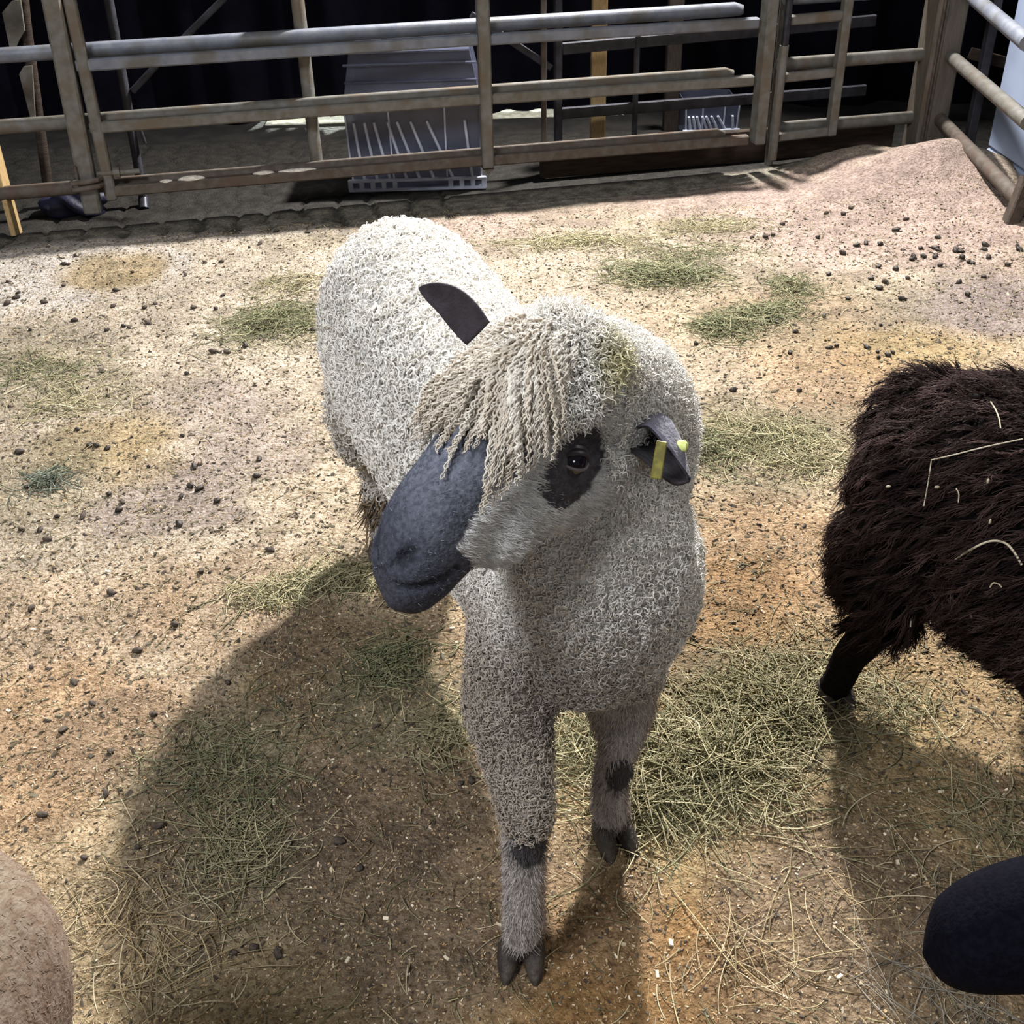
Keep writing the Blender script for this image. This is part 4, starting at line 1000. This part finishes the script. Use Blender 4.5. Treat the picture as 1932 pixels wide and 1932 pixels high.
for sg in (-1, 1):
    p0 = np.array([1.83, 1.17, .80]) + LB_ * sg * .06
    q = MB(); q.limb([p0, p0 + LB_ * sg * .05 + UB_ * .01, p0 + LB_ * sg * .10 - UB_ * .01], [(.012, .008), (.028, .006), (.008, .004)]); q.build('ear', M['ear_skin'], bs)
    q = MB(); q.ellipsoid(np.array([1.83, 1.17, .76]) + FB_ * .085 + LB_ * sg * .066 + UB_ * .02, (.012, .012, .012)); q.build('eye', M['eye'], bs)
# straws caught in the black fleece
def straw(pts, r, label, lift=.028):
    P3 = []
    for px, py in pts:
        a, n_ = hit(B2, px, py)
        P3.append((AD(px, py, 1.9) if a is None else a) + (nz(EYE - a) * lift if a is not None else 0))
    P3 = np.array(P3); sp = spline(P3, max(6, len(pts) * 5)) if len(P3) > 2 else np.array([P3[0] + (P3[-1] - P3[0]) * u for u in np.linspace(0, 1, 5)])
    q = MB(); q.tube(sp, r, 6); o = q.build('straw', M['straw']); tag(o, label, 'straw', 'straws caught in the black fleece')
SR = .0010
straw([(1776, 1086), (1790, 1068), (1800, 1058), (1835, 1035), (1868, 1021), (1895, 1024), (1912, 1040), (1928, 1066)], .0017, 'long white straw arched across the black fleece', .034)
straw([(1757, 868), (1800, 858), (1860, 843), (1930, 828)], SR, 'straight thin straw lying along the upper black fleece', .04)
straw([(1757, 870), (1752, 905), (1743, 955)], SR * .9, 'thin straw hanging down from the bend in the straight one', .04)
straw([(1869, 758), (1878, 772), (1885, 790), (1888, 808)], SR * 1.1, 'short upright straw near the top of the black fleece', .04)
straw([(1830, 1156), (1834, 1168), (1838, 1184)], .0017, 'short thick white straw low on the black flank', .034)
straw([(1868, 1108), (1874, 1100), (1884, 1102), (1890, 1108)], SR * 1.2, 'small hooked straw below the long arched one')
straw([(1718, 1182), (1720, 1166), (1728, 1156)], SR * 1.2, 'small curled straw where the black belly meets the leg')
straw([(1804, 922), (1809, 932), (1808, 948)], SR, 'bent straw fleck right of the hanging thin straw', .04)
for i, (px, py, lb) in enumerate(((1676, 918, 'white flake in the black fleece nearest the rump'), (1768, 919, 'white flake in the black fleece between two straw flecks'), (1864, 908, 'upright white flake in the black fleece by the right edge'), (1868, 984, 'broad white flake above the long arched straw'))):
    a, n_ = hit(B2, px, py)
    if a is None: continue
    c = a + nz(EYE - a) * .045; q = MB(); q.ellipsoid(c, (.0045, .0016, .0024) if i < 2 else (.002, .0015, .0048), None, 10, 6); o = q.build('wood_flake', M['straw']); tag(o, lb, 'wood flake')

# ================================================================== black sheep's head, bottom right
b3 = thing('sheep', (1.3, .5, 0), 'smooth dark sheep head reaching in at the bottom right corner', 'sheep')
F3 = nz([-.93, .12, -.34]); L3 = nz(np.cross([0, 0, 1.0], F3)); U3 = np.cross(F3, L3)
tip = AD(1778, 1792, 1.06); O3 = tip - F3 * .30 + U3 * .03
mb = MB(); head_loft(mb, O3, F3, L3, U3, SEC)
mb.ellipsoid(O3 + F3 * .262 - U3 * .052, (.032, .030, .020), [F3, L3, U3])
mb.limb([tuple(O3 - F3 * .02), tuple(O3 + np.array([.14, -.02, -.04])), (1.05, .42, .58)], [.08, .10, .15])
mb.limb([(1.0, .42, .50), (1.2, .42, .50), (1.6, .40, .50), (1.85, .40, .50)], [(.16, .18), (.19, .2), (.19, .2), (.15, .17)])
for a in ((1.08, .32), (1.08, .52), (1.75, .30), (1.75, .50)): mb.limb([(a[0], a[1], .42), (a[0], a[1], .2), (a[0], a[1], .02)], [.07, .036, .03])
V, T, Q4 = remesh(mb, 0.008, 6); N = vnormals(V, T)
mesh_np('body', V, Q4, M['blackhide'], b3, np.tile(np.array([[.0045, .0045, .0085]]), (len(V), 1)))
P, NN, _ = sample(V, T, N, 9000, (V[:, 2] > .3).astype(float)); D = tang(NN, -F3 + DOWN * .3)
v, f, k_ = fuzz(P, NN, D, rng.uniform(.003, .007, len(P)), .0005, S=4); mesh_np('hair', v, f, M['blackhair'], b3, np.repeat(np.array([.0048, .005, .0092]) * rng.uniform(.6, 1.5, (len(P), 1)), k_, 0))
for sg in (-1, 1):
    q = MB(); q.ellipsoid(O3 + F3 * .085 + L3 * sg * .066 + U3 * .02, (.012, .012, .012)); q.build('eye', M['eye'], b3)
    p0 = O3 + L3 * sg * .06 + U3 * .04; q = MB(); q.limb([p0, p0 + L3 * sg * .05 + U3 * .01, p0 + L3 * sg * .10 - U3 * .01], [(.012, .008), (.028, .006), (.008, .004)]); q.build('ear', M['ear_skin'], b3)
for a in ((1.08, .32), (1.08, .52), (1.75, .30), (1.75, .50)): claws((a[0] - .02, a[1], -.004), (-1, 0.1), 1.0).build('hoof', M['hoof'], b3)

# ================================================================== tan sheep, bottom left corner
ts = thing('sheep', (-.72, .35, 0), 'tan short-coated sheep whose rump edges in at the bottom left corner', 'sheep')
mb = MB()
mb.limb([(-.638, .665, .50), (-.67, .45, .50), (-.74, .05, .50), (-.80, -.3, .5)], [(.175, .20), (.20, .22), (.2, .22), (.16, .2)], k=28)
mb.limb([(-.80, -.35, .55), (-.84, -.45, .68)], [.11, .08])
FT = nz([-.1, -.85, -.45]); LT = nz(np.cross([0, 0, 1.0], FT)); UT = np.cross(FT, LT); head_loft(mb, np.array([-.84, -.48, .74]), FT, LT, UT, SEC)
for a in ((-.58, .45), (-.78, .45), (-.70, -.28), (-.88, -.28)): mb.limb([(a[0], a[1], .42), (a[0], a[1], .2), (a[0], a[1], .02)], [.07, .036, .03])
V, T, Q4 = remesh(mb, 0.010, 6); N = vnormals(V, T)
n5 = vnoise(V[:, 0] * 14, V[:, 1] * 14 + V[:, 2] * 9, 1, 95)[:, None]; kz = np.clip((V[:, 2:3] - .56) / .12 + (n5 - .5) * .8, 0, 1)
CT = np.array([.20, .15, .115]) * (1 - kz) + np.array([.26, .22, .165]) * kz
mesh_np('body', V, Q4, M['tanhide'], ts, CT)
P, NN, ti = sample(V, T, N, 26000, (V[:, 1] > .1).astype(float)); D = tang(NN, np.array([.2, 1.0, -.6]))
v, f, k_ = fuzz(P, NN, D, rng.uniform(.007, .016, len(P)), .0005, S=5)
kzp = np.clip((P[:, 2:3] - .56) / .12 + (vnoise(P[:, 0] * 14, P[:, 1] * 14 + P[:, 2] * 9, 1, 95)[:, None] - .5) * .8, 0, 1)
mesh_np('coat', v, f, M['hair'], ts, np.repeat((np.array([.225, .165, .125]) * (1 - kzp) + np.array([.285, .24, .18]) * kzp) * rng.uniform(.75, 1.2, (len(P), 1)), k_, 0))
for a in ((-.58, .45), (-.78, .45), (-.70, -.28), (-.88, -.28)): claws((a[0], a[1] - .02, -.004), (-.1, -1), 1.0).build('hoof', M['hoof'], ts)

# ================================================================== hay, litter, droppings
def hay_strands(cx, cy, n, spread, lmin, lmax, rise, cols, z0=None, rr=.0009, aspect=1.0, ang=0.0):
    S = 8; th = rng.normal(size=(n, 2)) * spread; th[:, 1] *= aspect
    ca, sa = math.cos(ang), math.sin(ang); px = cx + th[:, 0] * ca - th[:, 1] * sa; py = cy + th[:, 0] * sa + th[:, 1] * ca
    az = rng.random(n) * 2 * math.pi; L = rng.uniform(lmin, lmax, n); bend = rng.normal(size=n) * .9
    tt = np.linspace(-.5, .5, S)[None]
    a_ = az[:, None] + bend[:, None] * tt
    step = L[:, None] / (S - 1)
    X_ = np.cumsum(np.cos(a_) * step, 1); Y_ = np.cumsum(np.sin(a_) * step, 1); X_ += (px - X_.mean(1))[:, None]; Y_ += (py - Y_.mean(1))[:, None]
    g = ground(X_.ravel(), Y_.ravel()).reshape(X_.shape)
    q2 = ((th / np.array([spread, spread * aspect])) ** 2).sum(1); top = rise * np.exp(-q2 * .5)
    Z_ = g + .002 + (rng.random(n) * top)[:, None] + rng.random((n, 1)) * .003 + np.abs(rng.normal(size=(n, 1))) * .02 * tt * (rise > 0)
    Z_ = np.maximum(Z_, g + .0005)
    cl = np.stack([X_, Y_, Z_], 2); rd = np.repeat(rr * rng.uniform(.6, 1.5, (n, 1)), S, 1) * (1 - .5 * np.abs(tt * 2) ** 3)
    v, f = strands(cl, rd, 3); c_ = np.array(cols)[rng.integers(0, len(cols), n)] * rng.uniform(.6, 1.2, (n, 1))
    return v, f, np.repeat(c_, S * 3, 0)
GREEN = [(.17, .18, .095), (.22, .215, .12), (.125, .135, .07), (.30, .27, .16)]
MIXED = [(.34, .30, .17), (.25, .235, .13), (.42, .37, .22), (.19, .185, .10), (.50, .44, .28)]
DRY = [(.46, .37, .21), (.36, .27, .14), (.54, .45, .29), (.27, .20, .11)]
def hay(items, label, group=None):
    parts = [hay_strands(*AZ(px, py)[:2], n, sp, l0, l1, rise, cols, aspect=asp, ang=an, rr=rr) for px, py, n, sp, l0, l1, rise, cols, asp, an, rr in items]
    v, f, c = join(parts); o = mesh_np('hay', v, f, M['hay'], None, c); tag(o, label, 'hay', group, 'stuff'); return o
hay([(1330, 1440, 900, .10, .05, .18, .05, MIXED, .8, .4, .0011), (1230, 1500, 350, .07, .06, .16, .05, MIXED, .9, .2, .0010), (1440, 1330, 600, .12, .06, .2, .03, MIXED, .6, .5, .0010), (1090, 1400, 350, .06, .04, .12, .03, MIXED, 1, 0, .001)],
    'big loose hay heap beside the white sheep front legs')
hay([(1255, 520, 650, .11, .05, .16, .04, GREEN, .6, -.2, .0012), (1300, 480, 200, .14, .05, .16, .01, GREEN, .5, 0, .0011)], 'dense green hay tuft on the bedding right of the white back')
hay([(520, 612, 520, .10, .05, .15, .03, GREEN, .9, .3, .0012), (545, 540, 160, .08, .05, .12, .015, MIXED, .8, 0, .0011)], 'green hay tuft left of the white sheep rump')
hay([(1420, 605, 480, .12, .05, .16, .025, GREEN, .45, .6, .0012), (1350, 620, 200, .05, .04, .1, .03, GREEN, 1, 0, .0012), (1490, 545, 200, .05, .04, .1, .025, GREEN, 1, 0, .0011)], 'straggling green hay tufts behind the black sheep toward the gate')
hay([(1450, 830, 480, .10, .04, .14, .02, MIXED, .7, -.6, .0011), (1330, 850, 260, .07, .04, .12, .025, GREEN, .9, 0, .0011), (1510, 860, 260, .08, .04, .12, .02, MIXED, 1, .4, .0011)], 'thin hay scatter between the white neck and the black sheep')
hay([(1090, 460, 260, .15, .05, .18, .012, MIXED, .3, 0, .0012), (1340, 430, 240, .12, .04, .14, .012, MIXED, .5, 0, .0011)], 'flat hay scatter by the gate behind the white sheep')
hay([(90, 912, 120, .035, .04, .09, .03, [(.12, .14, .11), (.16, .18, .13)], 1, 0, .0012), (60, 700, 200, .12, .05, .14, .008, GREEN, .6, 0, .0011), (140, 760, 160, .1, .05, .14, .008, MIXED, .7, 0, .0011)], 'small dark green hay bits near the left edge')
hay([(560, 1110, 300, .08, .05, .14, .015, MIXED, .4, .3, .0011), (700, 1100, 160, .05, .05, .14, .015, MIXED, .7, 0, .0011)], 'hay wisps on the ground under the blue-grey muzzle')
hay([(430, 1470, 300, .07, .04, .13, .015, GREEN, 1.3, .3, .0009), (450, 1600, 260, .045, .04, .12, .015, MIXED, 1.2, 0, .0008), (240, 1720, 110, .07, .05, .14, .006, DRY, 1, 0, .0008), (330, 1850, 100, .07, .05, .14, .006, DRY, 1, 0, .0008)], 'trampled hay left of the white sheep in the foreground')
hay([(740, 1250, 260, .045, .04, .11, .012, GREEN, 1, 0, .0010), (850, 1380, 160, .05, .04, .11, .01, MIXED, 1, 0, .0010)], 'matted hay in the shadow below the muzzle')
hay([(1400, 1790, 34, .06, .08, .18, .008, DRY, .7, .3, .0009), (1800, 1880, 110, .06, .05, .14, .02, [(.3, .27, .22), (.36, .32, .26), (.2, .18, .14)], .9, 0, .0008), (1650, 1700, 34, .08, .08, .2, .006, DRY, .9, .3, .0007), (1680, 1330, 150, .06, .04, .13, .012, MIXED, 1, 0, .0009), (1880, 1560, 150, .08, .04, .12, .012, MIXED, 1, 0, .0009)],
    'loose hay stalks in the lower right foreground')
# stalks scattered everywhere
def inpen(n, y0=.75, y1=4.7):
    u_ = rng.random(n); yy_ = y0 + (y1 - y0) * u_ ** .9; w = .25 + .5 * yy_; xx_ = rng.uniform(-1, 1, n) * w
    k = fence_d(xx_, yy_) < -.15; return xx_[k], yy_[k]
parts = []
xx_, yy_ = inpen(2600); ww = vnoise(xx_, yy_, 3.0, 77)
for a, c_ in zip(xx_[ww > .35], yy_[ww > .35]):
    pass
def scatter_stalks(xx_, yy_, lmin, lmax, cols, rr):
    n = len(xx_); S = 6; az = rng.random(n) * 6.283; L = rng.uniform(lmin, lmax, n); tt = np.linspace(-.5, .5, S)[None]; a_ = az[:, None] + (rng.normal(size=n) * .7)[:, None] * tt
    X_ = np.cumsum(np.cos(a_), 1) * (L[:, None] / S); Y_ = np.cumsum(np.sin(a_), 1) * (L[:, None] / S); X_ += (xx_ - X_.mean(1))[:, None]; Y_ += (yy_ - Y_.mean(1))[:, None]
    g = ground(X_.ravel(), Y_.ravel()).reshape(X_.shape); Z_ = g + .0012 + rng.random((n, 1)) * .003 + (rng.normal(size=(n, 1)) * .012) * tt; Z_ = np.maximum(Z_, g)
    v, f = strands(np.stack([X_, Y_, Z_], 2), np.repeat(rr * rng.uniform(.5, 1.4, (n, 1)), S, 1), 3)
    return v, f, np.repeat(np.array(cols)[rng.integers(0, len(cols), n)] * rng.uniform(.6, 1.2, (n, 1)), S * 3, 0)
xx_, yy_ = inpen(5200); v, f, c = scatter_stalks(xx_, yy_, .015, .075, DRY + MIXED + GREEN, .0008)
o = mesh_np('hay', v, f, M['hay'], None, c); tag(o, 'single hay stalks strewn thinly over the whole bedding', 'hay', None, 'stuff')
# wood shavings and dark crumbs
def chips(n, smin, smax, cols, y0=.75, y1=4.7):
    xx_, yy_ = inpen(n, y0, y1); n = len(xx_); g = ground(xx_, yy_); L = rng.uniform(smin, smax, n); w = L * rng.uniform(.25, .7, n); az = rng.random(n) * 6.283
    tl = rng.normal(size=(n, 2)) * .35; a_ = np.stack([np.cos(az), np.sin(az), tl[:, 0]], 1); b_ = np.stack([-np.sin(az), np.cos(az), tl[:, 1]], 1); up_ = np.array([0, 0, 1.0])
    c0 = np.stack([xx_, yy_, g + .0012], 1); V_ = []
    for sx, sy, sz in ((-1, -1, -1), (1, -1, -1), (1, 1, -1), (-1, 1, -1), (-1, -1, 1), (1, -1, 1), (1, 1, 1), (-1, 1, 1)):
        V_.append(c0 + a_ * (L * .5 * sx)[:, None] + b_ * (w * .5 * sy * (.7 if sz > 0 else 1))[:, None] + up_ * (w * .22 * sz)[:, None])
    V_ = np.stack(V_, 1).reshape(-1, 3); q = np.array([[3, 2, 1, 0], [4, 5, 6, 7], [0, 1, 5, 4], [1, 2, 6, 5], [2, 3, 7, 6], [3, 0, 4, 7]])
    F_ = (np.arange(n)[:, None, None] * 8 + q[None]).reshape(-1, 4); cc_ = np.array(cols)[rng.integers(0, len(cols), n)] * rng.uniform(.7, 1.15, (n, 1))
    return V_, F_, np.repeat(cc_, 8, 0)
p1 = chips(46000, .0018, .0055, [(.54, .42, .28), (.48, .35, .2), (.66, .56, .42), (.36, .24, .12), (.42, .30, .16)], .7, 4.7)
p2 = chips(500, .006, .012, [(.66, .57, .42), (.58, .48, .32)], .7, 4.6)
p4 = chips(16000, .0015, .0045, [(.52, .40, .25), (.46, .33, .18), (.34, .22, .11)], .7, 2.2)
v, f, c = join([p1, p2, p4]); o = mesh_np('wood_shavings', v, f, M['hay'], None, c, False); tag(o, 'pale wood shavings flecked over the sawdust bedding', 'wood shavings', None, 'stuff')
p3 = chips(22000, .002, .008, [(.09, .07, .05), (.14, .11, .075), (.06, .048, .038), (.18, .15, .1)], .7, 4.7)
p5 = chips(9000, .006, .014, [(.11, .09, .06), (.15, .13, .085), (.07, .055, .042)], 1.4, 4.6)
v, f, c = join([p3, p5]); o = mesh_np('dung_crumbs', v, f, M['hay'], None, c, False); tag(o, 'dark trampled dung crumbs speckled through the bedding', 'dung crumbs', None, 'stuff')

# droppings, each an object
def pellet_mesh(seed, r):
    q = MB(); q.ellipsoid((0, 0, 0), (r, r * .82, r * .72), None, 10, 7); v, f = q.arrays(); rg = np.random.default_rng(seed)
    v = v * (1 + .16 * rg.normal(size=(len(v), 1)).clip(-1.5, 1.5)); me = mesh_np('tmp', v, f).data; o = [o_ for o_ in bpy.data.objects if o_.data == me][0]; bpy.data.objects.remove(o); return me
PM = [pellet_mesh(i, .0115) for i in range(4)]; PD = [me.copy() for me in PM]
for me in PM: me.materials.append(M['dung'])
for me in PD: me.materials.append(M['dung_dry'])
def dropping(px, py, size, label, group, dry=False):
    p = onground(px, py)
    o = bpy.data.objects.new('dropping', (PD if dry else PM)[int(rng.integers(4))]); col.objects.link(o)
    o.location = (p[0], p[1], p[2] + .005 * size); o.rotation_euler = (rng.random() * .5, rng.random() * .5, rng.random() * 6.28); o.scale = (size * rng.uniform(.8, 1.3), size * rng.uniform(.75, 1), size * rng.uniform(.7, 1))
    tag(o, label, 'dropping', group)
GA, LA = 'droppings near the side hurdle', 'small dark sheep dropping on the bedding near the right side hurdle'
def zc(pts, ox, oy, sc_): return [(ox + a * sc_, oy + c_ * sc_) for a, c_ in pts]
for px, py in zc([(1258, 155), (845, 195), (1478, 195), (1098, 226), (1176, 230), (1050, 236), (978, 278), (1388, 253), (1465, 250), (1467, 290), (1403, 296), (1340, 308), (1490, 342), (1570, 268), (1600, 270), (1606, 300), (1730, 236), (1722, 262), (1745, 300), (1660, 330), (1640, 322), (1165, 350), (1256, 362), (1126, 412), (1720, 403), (1588, 432), (1634, 496), (1168, 462), (903, 386), (1290, 520), (1005, 518), (1895, 240), (1910, 262), (1480, 262), (1460, 300), (1582, 262), (1350, 300)], 1240, 380, .358):
    dropping(px, py, rng.uniform(.95, 1.35), LA, GA)
for px, py in zc([(980, 70), (660, 125), (610, 180), (570, 190), (500, 195), (1675, 90), (1020, 38), (890, 66), (1310, 98), (1845, 340), (1320, 410), (1200, 430)], 1240, 380, .358): dropping(px, py, rng.uniform(.9, 1.3), LA.replace('dark', 'dull brown'), 'dull droppings near the side hurdle', True)
GB, LB = 'droppings by the black sheep', 'small dark sheep dropping between the white neck and the black sheep'
for px, py in zc([(880, 605), (728, 690), (905, 775), (1178, 655), (1105, 775), (1160, 795), (1165, 825), (1215, 815), (1240, 800), (750, 1000), (400, 1000), (205, 755), (945, 765), (700, 800), (630, 640)], 1240, 380, .358): dropping(px, py, rng.uniform(.7, 1.1), LB, GB)
GC, LC = 'droppings on the left bedding', 'small dark sheep dropping on the pale bedding left of the white sheep'
for px, py in zc([(390, 225), (55, 330), (100, 430), (110, 400), (45, 465), (270, 458), (185, 625), (455, 568), (458, 172), (388, 355), (705, 385), (945, 465), (1178, 490), (1312, 498), (785, 610), (750, 600), (900, 585), (650, 625), (690, 480), (1380, 760), (620, 875), (655, 1025), (590, 1330), (545, 1328), (655, 1345), (470, 1230), (1135, 890), (1110, 1268), (1180, 1455), (1575, 1410), (1560, 1515), (1160, 1575), (1320, 1665), (1215, 1590), (1100, 1640), (905, 1455), (665, 1625), (725, 1720), (745, 1670), (505, 1760), (245, 1840), (350, 1760), (1090, 1810), (1355, 415), (1515, 120), (1345, 212), (1245, 212), (1580, 100), (1675, 25), (1870, 30), (1905, 630), (880, 490), (260, 1100), (120, 1370), (160, 1580), (1490, 720), (1300, 760)], 0, 430, .3106):
    dropping(px, py, rng.uniform(.7, 1.15), LC, GC, rng.random() < .35)
for px, py in [(115, 488), (250, 515), (130, 500), (350, 520), (40, 1000), (90, 1020), (260, 1230), (330, 1180), (140, 1290), (60, 1150), (430, 1290), (210, 1120), (380, 1080), (290, 1350), (120, 1380), (175, 1330), (510, 1040), (60, 1260)]: dropping(px, py, rng.uniform(.6, 1.0), LC, GC, True)
GD, LD = 'droppings in the foreground', 'small grey-brown dropping on the trampled foreground bedding left of the near hoof'
for px, py in [(545, 1590), (260, 1600), (440, 1800), (430, 1545), (300, 1460), (210, 1420), (360, 1500), (80, 1540), (300, 1560), (200, 1500), (680, 1640), (525, 1800), (640, 1590), (160, 1620), (870, 1480), (890, 1476), (480, 1790)]: dropping(px, py, rng.uniform(.6, .95), LD, GD, True)
